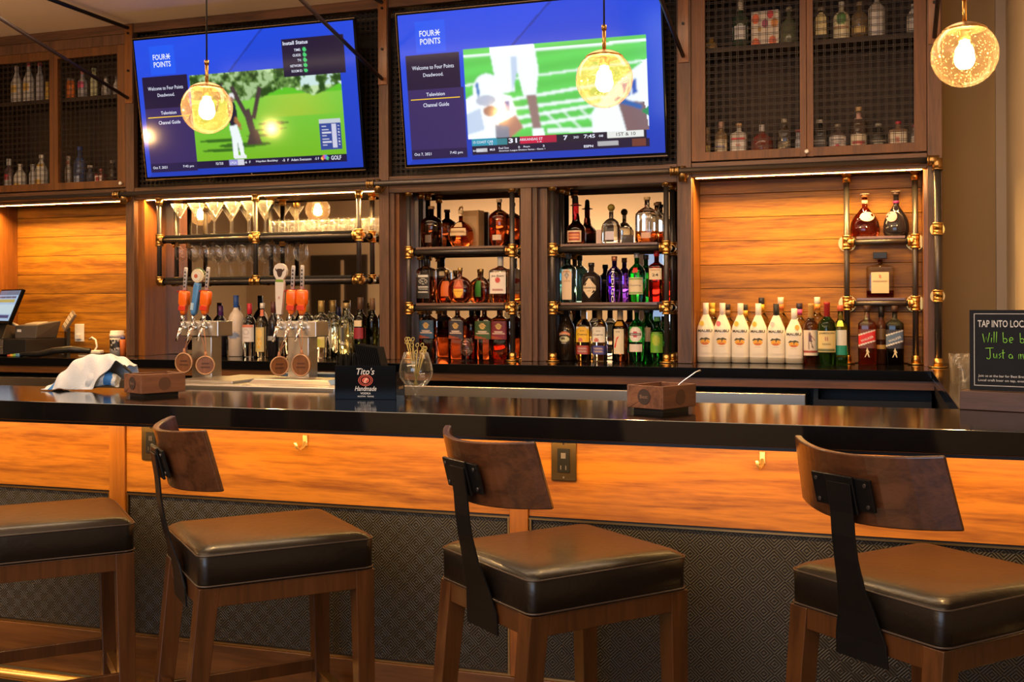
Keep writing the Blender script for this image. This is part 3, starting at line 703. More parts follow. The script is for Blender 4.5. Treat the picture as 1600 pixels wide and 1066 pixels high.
def football():
    cv = Canvas(300, 170, (0, 0, 0)); ui(cv, 2)
    x0, x1, y0, y1 = .255, .945, .255, .955; S_ = lambda u, v: (x0 + u * (x1 - x0), y0 + v * (.85 - y0))
    cv.rect(x0, y0, x1, .85, (.11, .60, .10)); m = (cv.X > x0) & (cv.X < x1) & (cv.Y > y0) & (cv.Y < .85)
    cv.a[m] *= (1 + .08 * np.sin(cv.Y * 60 + cv.X * 9))[m][:, None]
    W = (.85, .92, .95)
    for (a, b_, w_) in (((0, .08), (1, .06), .018), ((0, .40), (1, .27), .013), ((.1, .62), (.8, .48), .02), ((.2, .70), (.95, .60), .02), ((.25, .80), (.75, .70), .022), ((.25, .9), (.7, .82), .022), ((.45, .95), (.9, .98), .03)):
        cv.line(S_(*a), S_(*b_), w_, W, .9)
    for i in range(3): cv.line(S_(.44 + i * .1, .74), S_(.54 + i * .1, .95), .016, W, .6)
    P = lambda pts, c, al=1: cv.poly([S_(*p) for p in pts], c, al)
    sh = (.50, .62, .80)
    P([(.15, 0), (.40, 0), (.42, .28), (.40, .55), (.33, .56), (.29, .18), (.28, .5), (.20, .52), (.17, .3)], W)      # standing player's trousers
    P([(.27, .12), (.30, .12), (.30, .30), (.27, .5)], sh); P([(.345, .55), (.40, .55), (.42, .95), (.375, .95)], (.28, .18, .17)); P([(.37, .92), (.43, .92), (.44, 1), (.37, 1)], W)
    P([(0, .55), (.10, .45), (.26, .55), (.30, .85), (.20, 1), (0, 1)], W); P([(.22, .60), (.25, .60), (.25, .72), (.22, .72)], (.02, .08, .4)); P([(.0, .72), (.08, .66), (.10, .9), (0, .95)], sh)
    cv.ell(*S_(.125, .48), .056, .115, W); cv.ell(*S_(.115, .58), .04, .035, (.45, .5, .62)); cv.ell(*S_(.14, .70), .03, .035, (.35, .16, .12)); P([(.06, .40), (.075, .36), (.085, .5), (.07, .55)], (.05, .2, .5))
    P([(.18, .84), (.28, .76), (.32, .90), (.25, 1), (.20, 1)], (.42, .2, .15)); P([(.16, .85), (.24, .88), (.24, 1), (.16, 1)], (.2, .22, .3))
    P([(.70, .78), (.80, .55), (.88, .42), (1, .25), (1, 1), (.70, 1)], W); P([(.84, .68), (.98, .70), (1, 1), (.88, 1)], (.20, .12, .13)); P([(.86, .50), (.90, .46), (.91, .62), (.88, .64)], (.03, .10, .45))
    P([(.91, .48), (.94, .45), (.945, .60), (.92, .62)], (.03, .10, .45)); P([(.84, .62), (.97, .74), (.96, .78), (.82, .68)], (.03, .12, .4)); P([(.96, .80), (1, .75), (1, .85)], (.02, .25, .08))
    blur(cv, 2)
    cv.rect(x0 + .015, .85, x1 - .01, .90, (.01, .01, .03)); cv.rect(x0 + .015, .852, .37, .898, (.02, .28, .42)); cv.rect(.37, .855, .41, .895, (.02, .20, .25))
    cv.rect(.46, .852, .55, .898, (.55, .01, .06)); cv.rect(.55, .852, .60, .898, (.40, .01, .05)); cv.rect(.79, .848, .925, .89, (.72, .75, .72))
    cv.rect(x0 + .015, .902, x1, .955, (.008, .006, .035)); cv.rect(x0 + .03, .915, x0 + .075, .94, (.5, .5, .55)); cv.rect(.755, .91, .83, .94, (.4, .4, .42)); cv.rect(.88, .90, .93, .95, (.15, .04, .03))
    return cv
def television(name_lab, xl_t, xr_t, xl_b, xr_b, cv, texts, yb=5.355, zb=2.0805):
    cxb = (xl_b + xr_b) / 2 * yb / 5.30
    t = thing('television', name_lab, 'television', (cxb, yb, CH + (zb - CH) * yb / 5.30)); tilt = R(9.0)
    T = Matrix.Rotation(tilt, 4, 'X')
    MB().box(-TVW / 2, TVW / 2, .0, .03, 0, TVH).xf(T).build('bezel', M['blackgloss'], t, .003)
    MB().box(-TVW / 2 + .2, TVW / 2 - .2, .031, .075, .1, TVH - .2).xf(T).build('housing', M['blackplastic'], t, .01)
    MB().box(-.1, .1, .076, .12, .3, .5).xf(T).build('wall_mount', M['blackiron'], t)
    MB().box(-TVW / 2, TVW / 2, -.001, .002, 0, .006).box(-TVW / 2 - .001, -TVW / 2 + .002, -.001, .003, 0, TVH).box(-TVW / 2, TVW / 2, -.001, .002, TVH - .003, TVH + .001).xf(T).build('trim_strip', cmat((.16, .11, .07), .35, .9), t)
    sc_ = patch('screen', cv, -SW / 2, SW / 2, .018, .018 + SH, lambda x, z: -.0012, M['tvemit'], t)
    for v in sc_.data.vertices: v.co = T @ v.co
    def P(u, v): return -SW / 2 + u * SW, .018 + SH * (1 - v)
    for m_, lst in texts:
        for s, u, vv, h, w_, *rest in lst:
            o = lettering([(s, *P(u, vv), h * SH, w_ * SW, *rest)], lambda x, z: -.002, m_, sc_)
            for v in o.data.vertices: v.co = T @ v.co
    MB().cyl((0, -.002, .010), (0, -.0025, .010), .005, n=10).xf(T).build('logo', M['chrome'], t)
    return t
UIT = [('FOUR', .116, .132, .040, .062, .02), ('POINTS', .127, .185, .040, .082, .02), ('Welcome to Four Points', .131, .355, .026, .17, .004), ('Deadwood.', .131, .405, .024, .082, .004),
       ('Television', .135, .535, .024, .075), ('Channel Guide', .135, .605, .026, .105), ('Oct 7, 2021', .068, .934, .022, .07), ('7:42 pm', .205, .934, .022, .052)]
def star(u0, v0):
    return [('X', u0, v0, .04, .018, .03), ('-', u0, v0, .008, .022, .02)]
line = [('_', .133, .565, .006, .20, .0)]
television('wall television showing a golfer under a tree, left of the other one', -4.097, -2.673, -3.992, -2.601, golf(),
           [(E_W, UIT + star(.158, .132) + [('Install Status', .745, .115, .026, .11, .02), ('TIME:', .752, .166, .018, .03), ('GUIDE:', .748, .202, .018, .037), ('TV:', .758, .238, .018, .018), ('NETWORK:', .742, .274, .018, .053), ('ROOM ID:', .744, .310, .018, .048),
                   ('GOLF', .885, .925, .030, .045, .02), ('LPGA', .42, .925, .018, .03), ('-6  F', .485, .925, .018, .03), ('PGA TOUR', .355, .925, .02, .035), ('Hayden Buckley', .575, .925, .018, .10), ('-5  F', .66, .925, .018, .03), ('Adam Svensson', .73, .925, .018, .09), ('-5 F', .80, .925, .018, .02)]), (E_Y, line)])
television('wall television showing football players, right of the other one', -2.422, -1.011, -2.371, -.986, football(),
           [(E_W, UIT + star(.158, .132) + [('15 COAST CAR', .315, .872, .017, .08, .01), ('5-0', .345, .889, .010, .015), ('31', .432, .873, .032, .033, .03), ('ARKANSAS ST', .503, .870, .017, .09, .01), ('1-4', .535, .889, .010, .015), ('7', .635, .873, .030, .016, .03),
                   ('2ND', .675, .873, .015, .02), ('7:45', .725, .871, .024, .042, .02), ('08', .768, .873, .015, .016), ('Red Sox', .395, .918, .014, .04), ('0', .455, .918, .014, .007), ('Rays', .485, .918, .014, .025), ('3', .55, .918, .014, .007), ('American League Division Series - Game 1', .465, .938, .014, .18), ('ESPN', .72, .935, .016, .035, .03), ('MLB', .35, .925, .014, .02), ('BASEBALL', .293, .928, .012, .04)]),
            (emis('screen_dark', (.02, .02, .03), 1), [('1ST & 10', .86, .869, .022, .07, .005)]), (E_Y, line)])

# ================================================================== BOTTLES
def sell(a, b, n, k=28):
    out = []
    for i in range(k):
        t = 2 * PI * i / k; c, s = math.cos(t), math.sin(t)
        out.append((a * math.copysign(abs(c) ** (2 / n), c), b * math.copysign(abs(s) ** (2 / n), s)))
    return out
SHAPES = {   # (height fraction, half-width fraction) ; neck radius is in metres
    'std': [(0, .90), (.01, 1), (.58, 1), (.64, .96), (.69, .80), (.74, .5), (.78, -1), (.93, -1)],
    'round': [(0, .80), (.02, .94), (.10, 1), (.34, 1), (.46, .97), (.55, .86), (.63, .62), (.69, .36), (.73, -1), (.93, -1)],
    'square': [(0, .93), (.012, 1), (.66, 1), (.70, .97), (.735, .75), (.76, .45), (.79, -1), (.93, -1)],
    'taper': [(0, .86), (.01, .94), (.66, 1), (.70, .95), (.745, .68), (.79, -1), (.93, -1)],
    'wine': [(0, .92), (.01, 1), (.60, 1), (.66, .93), (.71, .70), (.75, .42), (.79, -1), (.95, -1)],
    'rum': [(0, .86), (.012, 1), (.52, 1), (.60, .92), (.68, .70), (.76, .47), (.82, -1), (.93, -1)],
    'drop': [(0, .72), (.02, .90), (.10, 1), (.22, 1), (.34, .93), (.46, .76), (.56, .52), (.64, .33), (.70, -1), (.93, -1)],
    'crown': [(0, .55), (.03, .74), (.16, .95), (.34, 1), (.50, .95), (.63, .76), (.71, .50), (.76, -1), (.93, -1)],
    'squat': [(0, .86), (.02, .97), (.10, 1), (.46, .95), (.56, .84), (.64, .62), (.69, .42), (.72, -1), (.93, -1)],
    'horse': [(0, .55), (.04, .75), (.22, .98), (.36, 1), (.50, .90), (.60, .66), (.66, .38), (.70, -1), (.84, -1)],
    'marnier': [(0, .92), (.01, 1), (.34, 1), (.42, .93), (.48, .72), (.54, .46), (.62, .37), (.70, .34), (.76, .27), (.80, -1), (.93, -1)],
    'cream': [(0, .9), (.01, 1), (.46, 1), (.56, .95), (.64, .80), (.72, .52), (.80, -1), (.95, -1)],
    'mason': [(0, .92), (.02, 1), (.76, 1), (.84, .9), (.88, .7), (.9, .7), (.96, .7)],
    'disaronno': [(0, .95), (.01, 1), (.62, 1), (.68, .97), (.715, .5), (.74, -1), (.84, -1)],
}
CAPS = {'flat': [(1.12, .90), (1.12, 1.0)], 'long': [(1.10, .80), (1.10, 1.0)], 'cork': [(.9, .93), (1.25, .935), (1.25, 1.0)], 'foil': [(1.08, .76), (1.08, .955), (1.14, .96), (1.14, 1.0)]}
def bottle(name, px, py, w_px, h_px, label, shape='std', glass=(.9, .95, .95), level=0, liquid=None, neck=.0125, n=2.0, dep=1.0, cap='flat', capcol=(.02, .02, .02),
           capmetal=0, labels=(), texts=(), group=None, Y=5.535, rz=0, opaque=False, cat='bottle', Z=None, extra=None, ball=0):
    sc = mpp(px, Y); X, zz = onY(px, py, Y); Z = zz if Z is None else Z
    h = h_px * sc; a = w_px * sc / 2 * .97 / max(.95, CT); t = thing(name, label, cat, (X, Y, Z), rz, group)
    prof = [(f * h, (neck if q < 0 else max(q * a, neck)), (2 if q < 0 else n), (1 if q < 0 else dep)) for f, q in SHAPES[shape]]
    # refine
    ring = []
    for i, (z, r, nn, dd) in enumerate(prof):
        ring.append((z, r, r * dd if r > neck else r, nn if r > neck * 1.3 else 2))
    z_l = level * h
    if liquid and 0 < level:
        for i in range(len(ring) - 1):
            if ring[i][0] < z_l < ring[i + 1][0]:
                u = (z_l - ring[i][0]) / (ring[i + 1][0] - ring[i][0]); ring.insert(i + 1, tuple(p + (q - p) * u for p, q in zip(ring[i], ring[i + 1]))); break
    b = MB(); rr = []
    for z, ra, rb, nn in ring: rr.append([(x, y, z) for x, y in sell(ra, rb, nn)])
    k = 28
    gm = cmat(glass, .08) if opaque else gmat(glass); mats = [gm]
    if liquid: mats.append(cmat(liquid, .08) if opaque else gmat(liquid))
    b.add([p for r_ in rr for p in r_], [], 0)
    for i in range(len(rr) - 1):
        mi = 1 if (liquid and (ring[i + 1][0] <= z_l + 1e-6)) else 0
        for j in range(k):
            q = (j + 1) % k; b.f.append((i * k + j, i * k + q, (i + 1) * k + q, (i + 1) * k + j)); b.m.append(mi); b.sm.append(True)
    b.f.append(tuple(range(k))[::-1]); b.m.append(1 if liquid else 0); b.sm.append(False)
    b.f.append(tuple((len(rr) - 1) * k + j for j in range(k))); b.m.append(0); b.sm.append(False)
    body = b.build('body', mats, t)
    if ball:
        MB().lathe([(neck * .95, .90 * h), (neck * 1.0, .93 * h)], n=16, caps=True).build('cork', M['cream'], t)
        o = MB().lathe([(max(.001, ball * math.sin(R(x))), .93 * h + ball * .9 - ball * math.cos(R(x))) for x in range(25, 181, 15)], n=18).build('stopper', cmat(capcol, .35), t)
    else:
        pr = CAPS[cap]; z0 = ring[-1][0]
        prof_c = [(neck * pr[0][0], pr[0][1] * h)] + [(neck * q, f * h) for q, f in pr[1:]]
        lo = max(.0, 0)
        prof_c = [(r_ + .0008, z) for r_, z in prof_c]
        MB().lathe(prof_c, n=18).build('cap', cmat(capcol, .3, capmetal), t, .0006, 1)
    def rad_at(z):
        for i in range(len(ring) - 1):
            if ring[i][0] <= z <= ring[i + 1][0] + 1e-9: return ring[i][1] + (ring[i + 1][1] - ring[i][1]) * (z - ring[i][0]) / max(1e-9, ring[i + 1][0] - ring[i][0])
        return ring[-1][1]
    def surf_at(eps):
        def f(x, z):
            z = min(max(z, 0), ring[-1][0])
            for i in range(len(ring) - 1):
                if ring[i][0] <= z <= ring[i + 1][0] + 1e-9:
                    u = (z - ring[i][0]) / max(1e-9, ring[i + 1][0] - ring[i][0]); ra, rb, nn = [ring[i][q] + (ring[i + 1][q] - ring[i][q]) * u for q in (1, 2, 3)]; break
            s = min(.985, abs(x) / ra)
            return -rb * (1 - s ** nn) ** (1 / nn) - eps
        return f
    lbs = []
    for (z0, z1, wf, cv) in labels:
        if not isinstance(cv, Canvas): cv = Canvas(7, 5, cv)
        # never let a label be wider than the bottle at its ends
        lo = patch('label', cv, -1, 1, z0 * h, z1 * h, lambda p_, q_: 0, V_PRINT, t); sf_ = surf_at(.0009)
        for v_ in lo.data.vertices:
            x_ = v_.co.x * min(wf, .97) * rad_at(v_.co.z); v_.co = (x_, sf_(x_, v_.co.z), v_.co.z)
        lbs.append(lo)
    for it in texts:      # (string, u, zf, h m, w (fraction of width), colour[, bold, shear, turn])
        s, u, zf, hh, ww, col, *rest = it
        lettering([(s, u * a, zf * h, hh, ww * a * 2, *rest)], surf_at(.0016), cmat(col, .5), lbs[0] if lbs else body)
    if extra: extra(t, a, h, surf_at)
    return t
C_ = Canvas
def pcv(w, h, bg, *ops):
    c = Canvas(w, h, bg)
    for o in ops: getattr(c, o[0])(*o[1:])
    return c
AMB = (.62, .16, .025); AMBD = (.35, .06, .012); CLR = (.96, .98, .98); TOP2 = 380.5; GW = 'whiskey bottles on the pipe shelf right of the taps'; GG = 'bottles on the middle right pipe shelf'
CREAM = (.74, .60, .40); WHT = (.78, .76, .72); BLK = (.015, .012, .012); RED = (.55, .02, .02)
ZS = {0: 1.6725, 1: 1.3725, 2: 1.0705}
def shelf(i): return ZS[i]
# --- bay of whiskeys
bottle('liquor_bottle', 674, 380, 34, 65, 'dark oval-shouldered whiskey bottle at the left of the top shelf, tan cap', 'std', (.10, .025, .008), 0, None, .014, 2, .8, 'cork', (.30, .16, .07),
       labels=[(.12, .30, .30, (.10, .06, .04))], group=GW, Z=shelf(0))
bottle('liquor_bottle', 720, 380, 40, 58, 'squat round bourbon bottle with tan neck band and small horse stopper', 'horse', (.55, .11, .02), 0, None, .011, 2, .8, 'flat', (.62, .45, .25),
       labels=[(.30, .50, .66, pcv(9, 5, (.66, .46, .24), ('line', (0, .5), (1, .5), .08, (.25, .12, .05)))), (.53, .66, .42, (.66, .46, .24))], group=GW, Z=shelf(0), Y=5.52,
       extra=lambda t, a, h, sf: MB().tube([(-.012, 0, h * .98), (-.004, 0, h * 1.07), (.006, 0, h * 1.09), (.012, 0, h * 1.04)], [.004, .006, .005, .003]).tube([(-.010, 0, h * 1.0), (-.014, 0, h * .96)], .002).tube([(.008, 0, h * 1.03), (.014, 0, h * .98)], .002).build('horse_stopper', M['agedbrass'], t))
bottle('liquor_bottle', 780, 380, 34, 74, 'tall necked round whiskey bottle with small label, right end of the top shelf', 'std', CLR, .66, AMBD, .0115, 2, .75, 'cork', (.55, .38, .22),
       labels=[(.13, .24, .42, (.62, .45, .34))], group=GW, Z=shelf(0))
t = thing('gift_carton', 'brown bottle gift carton standing behind the squat bourbon bottle', 'box', (onY(737, 380, 5.585)[0], 5.60, shelf(0)), R(-12))
MB().box(-.055, .055, -.03, .03, 0, .2).build('carton', cmat((.42, .24, .10), .5), t, .002)
MB().box(-.045, .045, -.0312, -.0302, .03, .17).build('printed_panel', cmat((.5, .32, .16), .5), t)
SQ = dict(n=6, dep=1.0)
bottle('liquor_bottle', 666, 469, 26, 74, 'square whiskey bottle with black label and black neck wrap, leftmost on the middle shelf', 'square', CLR, .56, AMBD, .0125, 6, 1, 'long', BLK,
       labels=[(.10, .60, .78, pcv(17, 24, BLK, ('rect', .08, .04, .92, .10, WHT), ('ell', .5, .28, .33, .12, (.5, .47, .42)), ('ell', .5, .28, .27, .08, BLK), ('rect', .1, .50, .9, .53, WHT), ('rect', .12, .72, .88, .76, (.5, .47, .42)), ('rect', .1, .88, .9, .9, WHT)))],
       texts=[('No. 7', 0, .46, .010, .28, WHT, .01), ('JACK', 0, .565, .007, .5, WHT, .01), ('Tennessee', 0, .30, .008, .6, WHT, .01), ('WHISKEY', 0, .235, .007, .55, WHT, .01)], group=GW, Z=shelf(1))
crown = lambda c1, c2: pcv(17, 20, AMBD, ('ell', .5, .62, .46, .36, c2), ('poly', [(.05, .50), (.5, .0), (.95, .50)], c1), ('rect', .12, .42, .88, .48, (.5, .05, .03)))
bottle('liquor_bottle', 698, 468, 30, 52, 'round cut-glass whisky bottle with orange shield label, half hidden behind its neighbour', 'crown', CLR, .46, AMB, .012, 2, .5, 'flat', (.5, .33, .12), .8,
       labels=[(.20, .66, .5, pcv(9, 9, (.80, .16, .02)))], group=GW, Z=shelf(1), Y=5.585)
bottle('liquor_bottle', 719, 469, 40, 55, 'round cut-glass whisky bottle with yellow shield label, in front on the middle shelf', 'crown', (.80, .35, .10), .62, (.55, .11, .02), .0115, 2, .45, 'flat', (.55, .36, .12), .8,
       labels=[(.14, .66, .42, crown((.62, .15, .06), (.85, .50, .05)))], texts=[('Crown', 0, .34, .006, .5, (.3, .1, .03), .01)], group=GW, Z=shelf(1), Y=5.50)
bottle('liquor_bottle', 752, 468, 34, 53, 'round cut-glass whisky bottle with dark green oval label on the middle shelf', 'crown', CLR, .44, AMBD, .0115, 2, .5, 'flat', (.5, .33, .12), .8,
       labels=[(.18, .66, .36, pcv(11, 15, (.05, .16, .03), ('ell', .5, .5, .4, .42, (.04, .22, .03))))], group=GW, Z=shelf(1), Y=5.56, rz=R(-22))
bottle('liquor_bottle', 782, 469, 32, 72, 'square clear bourbon bottle with big white label and red seal, right end of middle shelf', 'square', CLR, .20, AMB, .014, 5, .85, 'long', (.75, .73, .7),
       labels=[(.20, .66, .80, pcv(17, 20, (.80, .72, .64), ('ell', .5, .36, .16, .13, (.55, .05, .05)), ('rect', .15, .80, .85, .86, (.45, .2, .18))))], texts=[('Jim Beam', 0, .575, .013, .62, (.04, .02, .02), .015), ('BOURBON', 0, .29, .007, .5, (.35, .05, .05), .01)], group=GW, Z=shelf(1))
def flask(px, col, lb, Y=5.53, w=26, sealc=(.78, .50, .16), hpx=86):
    bottle('liquor_bottle', px, 563, w, hpx, lb, 'square', (.97, .93, .88), .66, AMBD, .013, 5, .7, 'flat', col, 0,
           labels=[(.37, .70, .92, pcv(17, 20, col, ('ell', .5, .28, .19, .16, sealc), ('ell', .5, .28, .13, .11, tuple(q * .7 for q in sealc)), ('rect', .2, .55, .8, .60, (.7, .5, .4)), ('rect', .1, .66, .9, .72, (.7, .5, .4)), ('poly', [(0, .80), (1, 1), (0, 1)], AMBD)))],
           texts=[('Crown', 0, .50, .007, .4, WHT, .01, .3)], group=GW, Z=shelf(2), Y=Y)
flask(669, (.025, .075, .16), 'square whiskey bottle with slate blue label, leftmost under the lower shelf')
flask(715, (.035, .03, .05), 'square whiskey bottle with near-black label beside the small snifter')
flask(757, (.035, .085, .02), 'square whiskey bottle with moss green label under the lower shelf', w=28)
flask(782, (.20, .012, .03), 'square whiskey bottle with maroon red label, right end under the lower shelf', w=27)
bottle('liquor_bottle', 737, 560, 20, 84, 'dark amber stand-in for the mirror image of the black-labelled whiskey', 'std', (.22, .03, .01), 0, None, .012, 2, 1, 'long', BLK, group=GW, Z=shelf(2), Y=5.60)  # solid bottle added in place of the black-labelled whiskey's mirror image
# --- bay of gins and liqueurs
def ribbon(t, a, h, sf):
    MB().lathe([(.016, h * .955), (.030, h * .958), (.030, h * .968), (.014, h * .985), (.012, h * 1.16), (.007, h * 1.2)], n=18).build('pourer_cap', M['blackplastic'], t)
    MB().tube([(0, -.013, h * .86), (-.004, -.0155, h * .80), (.002, -.019, h * .72), (0, -.021, h * .60)], [.004, .007, .007, .006]).build('ribbon', cmat((.55, .01, .03), .4), t)
bottle('liquor_bottle', 900, 375, 30, 64, 'curvy orange liqueur bottle with red ribbon, red seal and copper label', 'marnier', (.12, .018, .008), 0, None, .0125, 2, .95, 'foil', (.65, .02, .03),
       labels=[(.06, .34, .72, pcv(19, 13, (.80, .62, .42), ('rect', .08, .1, .92, .9, (.35, .04, .02)), ('rect', .14, .3, .86, .42, (.75, .3, .12)), ('rect', .14, .55, .86, .72, (.8, .35, .15)))), (.82, .92, .9, (.75, .65, .55))], group=GG, Z=shelf(0), extra=ribbon)
t = thing('paper_tag', 'small pink paper card leaning between two bottles on the gin shelf top', 'card', (onY(936, 370, 5.5)[0], 5.50, shelf(0)), R(10))
MB().box(-.016, .016, -.0006, .0006, 0, .075).xf(Matrix.Rotation(R(-8), 4, 'X')).build('card', cmat((.62, .45, .40), .6), t)
bottle('liquor_bottle', 955, 375, 31, 55, 'clear squat tequila bottle with round green and wooden ball stopper', 'squat', (.97, 1, .97), 0, None, .0115, 3, .8, 'flat', (.20, .15, .02), 0,
       labels=[(.10, .34, .45, pcv(9, 7, (.55, .50, .60)))], group=GG, Z=shelf(0), ball=.019, Y=5.50)
bottle('liquor_bottle', 1011, 375, 36, 72, 'broad arch-topped clear bottle with little amber left, under two corks', 'std', CLR, .26, AMB, .013, 3, .55, 'cork', (.62, .45, .22), 0,
       labels=[(.10, .22, .40, (.60, .36, .26))], group=GG, Z=shelf(0), Y=5.50)
bottle('liquor_bottle', 1026, 373, 24, 64, 'amber stand-in with dark cork for the mirror image of the arch-topped bottle', 'std', CLR, .30, AMBD, .012, 2, 1, 'cork', (.20, .10, .05), 0, group=GG, Z=shelf(0), Y=5.60)  # extra bottle built where the mirror shows the arch-topped one
bottle('liquor_bottle', 888, 466, 24, 76, 'pale blue tapered gin bottle with tall cream arched label', 'taper', (.42, .86, .97), 0, None, .0125, 6, .8, 'flat', (.05, .06, .07),
       labels=[(.06, .68, .66, pcv(17, 34, (.80, .60, .40), ('poly', [(0, 0), (.35, 0), (0, .10)], (.42, .8, .95)), ('poly', [(1, 0), (.65, 0), (1, .10)], (.42, .8, .95)), ('ell', .5, .20, .20, .09, (.22, .24, .28)), ('ell', .5, .20, .13, .05, (.5, .45, .4)), ('rect', .44, .28, .56, .36, (.3, .1, .06)), ('rect', .3, .55, .7, .56, (.4, .35, .35)), ('rect', .3, .64, .7, .65, (.4, .35, .35)), ('rect', .3, .73, .7, .74, (.4, .35, .35))))],
       texts=[('BOMBAY', 0, .635, .008, .45, (.35, .12, .05), .01), ('LONDON', 0, .44, .006, .45, (.35, .12, .05), .01)], group=GG, Z=shelf(1))
bottle('liquor_bottle', 924, 466, 30, 62, 'black apothecary gin bottle with cream diamond label', 'std', (.022, .016, .015), 0, None, .0135, 2, 1, 'flat', BLK, opaque=True,
       labels=[], texts=[], group=GG, Z=shelf(1), Y=5.50,
       extra=lambda t, a, h, sf: [MB().add([(a * .80 * x, sf(.001)(a * .80 * x, (.36 + .25 * z) * h), (.36 + .25 * z) * h) for z in (-1, -.6, -.2, .2, .6, 1) for x in (-(1 - abs(z)) - .02, -(1 - abs(z)) / 2, 0, (1 - abs(z)) / 2, (1 - abs(z)) + .02)], [(j * 5 + i, j * 5 + i + 1, j * 5 + i + 6, j * 5 + i + 5) for j in range(5) for i in range(4)]).build('diamond_label', cmat((.74, .60, .42), .5), t),
                                  lettering([("HENDRICK'S", 0, .37 * h, .008, a * 1.25, .01), ('GIN', 0, .29 * h, .004, a * .4, .01)], sf(.0022), cmat((.05, .04, .03), .5), t.children[-1])])
bottle('liquor_bottle', 960, 466, 25, 72, 'purple gin bottle with white lettering running down its side', 'std', (.20, .06, .80), 0, None, .0125, 2, 1, 'flat', (.55, .22, .12), .5,
       texts=[('INDIGO', 0, .36, .014, 2.1, (.8, .75, .9), .02, 0, -PI / 2)], group=GG, Z=shelf(1))
bottle('liquor_bottle', 995, 466, 27, 77, 'bright green gin bottle with cream rectangular label and small red seal', 'std', (.03, .80, .10), 0, None, .0125, 2, 1, 'flat', (.62, .60, .58), .4,
       labels=[(.16, .50, .80, pcv(17, 13, (.72, .62, .42), ('rect', .0, .06, 1, .12, (.1, .3, .05)), ('rect', .0, .88, 1, .94, (.1, .3, .05)))), (.60, .70, .30, RED)], texts=[('Tanqueray', 0, .34, .010, .66, (.25, .2, .25), .005, .3)], group=GG, Z=shelf(1))
bottle('liquor_bottle', 1026, 466, 24, 80, 'red speckled square gin bottle with cream label reading 24', 'square', (.55, .015, .01), 0, None, .012, 4, 1, 'flat', RED,
       labels=[(.44, .66, .80, CREAM)], texts=[('24', 0, .53, .014, .40, (.03, .02, .02), .015), ('BEEFEATER', 0, .625, .005, .6, (.5, .1, .05), .01)], group=GG, Z=shelf(1), Y=5.50)
bottle('liquor_bottle', 885, 565, 27, 88, 'black cream liqueur bottle with small orange and cream picture label', 'cream', (.02, .012, .008), 0, None, .0125, 2, 1, 'foil', BLK, opaque=True,
       labels=[(.30, .52, .66, pcv(21, 17, (.02, .012, .008), ('ell', .5, .25, .48, .22, (.72, .18, .06)), ('ell', .5, .36, .40, .12, (.02, .012, .008)), ('ell', .5, .62, .42, .24, (.62, .60, .36)), ('ell', .4, .58, .20, .10, (.1, .08, .04)), ('rect', .3, .92, .7, .96, (.6, .5, .4))))],
       texts=[('BAILEYS', 0, .475, .009, .56, (.8, .65, .45), .02)], group=GG, Z=shelf(2))
def cuervo(px, c1, c2, lb, liq):
    bottle('liquor_bottle', px, 565, 23, 86, lb, 'std', CLR, .64, liq, .0125, 3, .85, 'foil', (.42, .22, .08), 0,
           labels=[(.34, .62, .88, pcv(15, 17, c1, ('poly', [(0, 0), (.25, 0), (0, .18)], CLR), ('poly', [(1, 0), (.75, 0), (1, .18)], CLR), ('ell', .36, .86, .20, .12, (.6, .16, .12)))), (.12, .28, .95, pcv(9, 7, c2, ('rect', .15, .3, .85, .42, (.5, .35, .3)), ('rect', .2, .6, .8, .68, (.5, .35, .3))))],
           texts=[('Cuervo', 0, .48, .010, .66, (.05, .03, .02), .015), ('Jose', 0, .545, .006, .3, (.05, .03, .02), .01)], group=GG, Z=shelf(2))
cuervo(912, (.88, .52, .03), (.40, .06, .05), 'gold tequila bottle with yellow label over a brick red band', (.85, .45, .08))
cuervo(937, (.80, .76, .66), (.06, .06, .28), 'silver tequila bottle with white label over a navy blue band', (.97, .96, .85))
bottle('liquor_bottle', 969, 565, 25, 84, 'brown whiskey bottle with white label and big red number seven', 'std', (.20, .05, .012), 0, None, .0135, 2, 1, 'foil', (.66, .48, .30), 0,
       labels=[(.14, .60, .62, pcv(11, 15, (.76, .66, .48))), (.66, .74, .6, (.75, .40, .05))], texts=[('7', -.28, .36, .062, .34, (.70, .03, .02), .02), ('VII', -.1, .55, .007, .25, (.1, .1, .1), .01)], group=GG, Z=shelf(2))
bottle('liquor_bottle', 995, 565, 25, 85, 'green vermouth bottle with round white and red seal label', 'std', (.03, .62, .10), 0, None, .0115, 2, 1, 'flat', (.35, .22, .25), .3,
       labels=[(.36, .64, .80, pcv(21, 19, (.03, .50, .08), ('ell', .5, .5, .50, .49, (.80, .76, .74)), ('ell', .5, .5, .2, .2, (.55, .05, .08)), ('rect', .05, .44, .95, .56, (.1, .08, .1)))), (.18, .32, .78, (.72, .64, .58))], texts=[('MARTINI', 0, .50, .006, .55, WHT, .01)], group=GG, Z=shelf(2))
bottle('liquor_bottle', 1027, 565, 22, 70, 'green bottle with lime yellow label at the right end under the lower shelf', 'std', (.04, .45, .08), 0, None, .015, 2, 1, 'flat', (.10, .35, .10), 0,
       labels=[(.20, .66, .85, pcv(9, 11, (.16, .42, .04), ('ell', .5, .4, .3, .25, (.45, .55, .05))))], group=GG, Z=shelf(2), Y=5.55)
bottle('liquor_bottle', 1011, 563, 20, 84, 'green stand-in for the mirror image of the round-seal vermouth, half hidden behind it', 'std', (.03, .55, .08), 0, None, .0115, 2, 1, 'flat', (.3, .3, .3), 0, labels=[(.36, .62, .7, (.55, .38, .22))], group=GG, Z=shelf(2), Y=5.60)  # solid copy standing in for the vermouth's reflection in the mirror
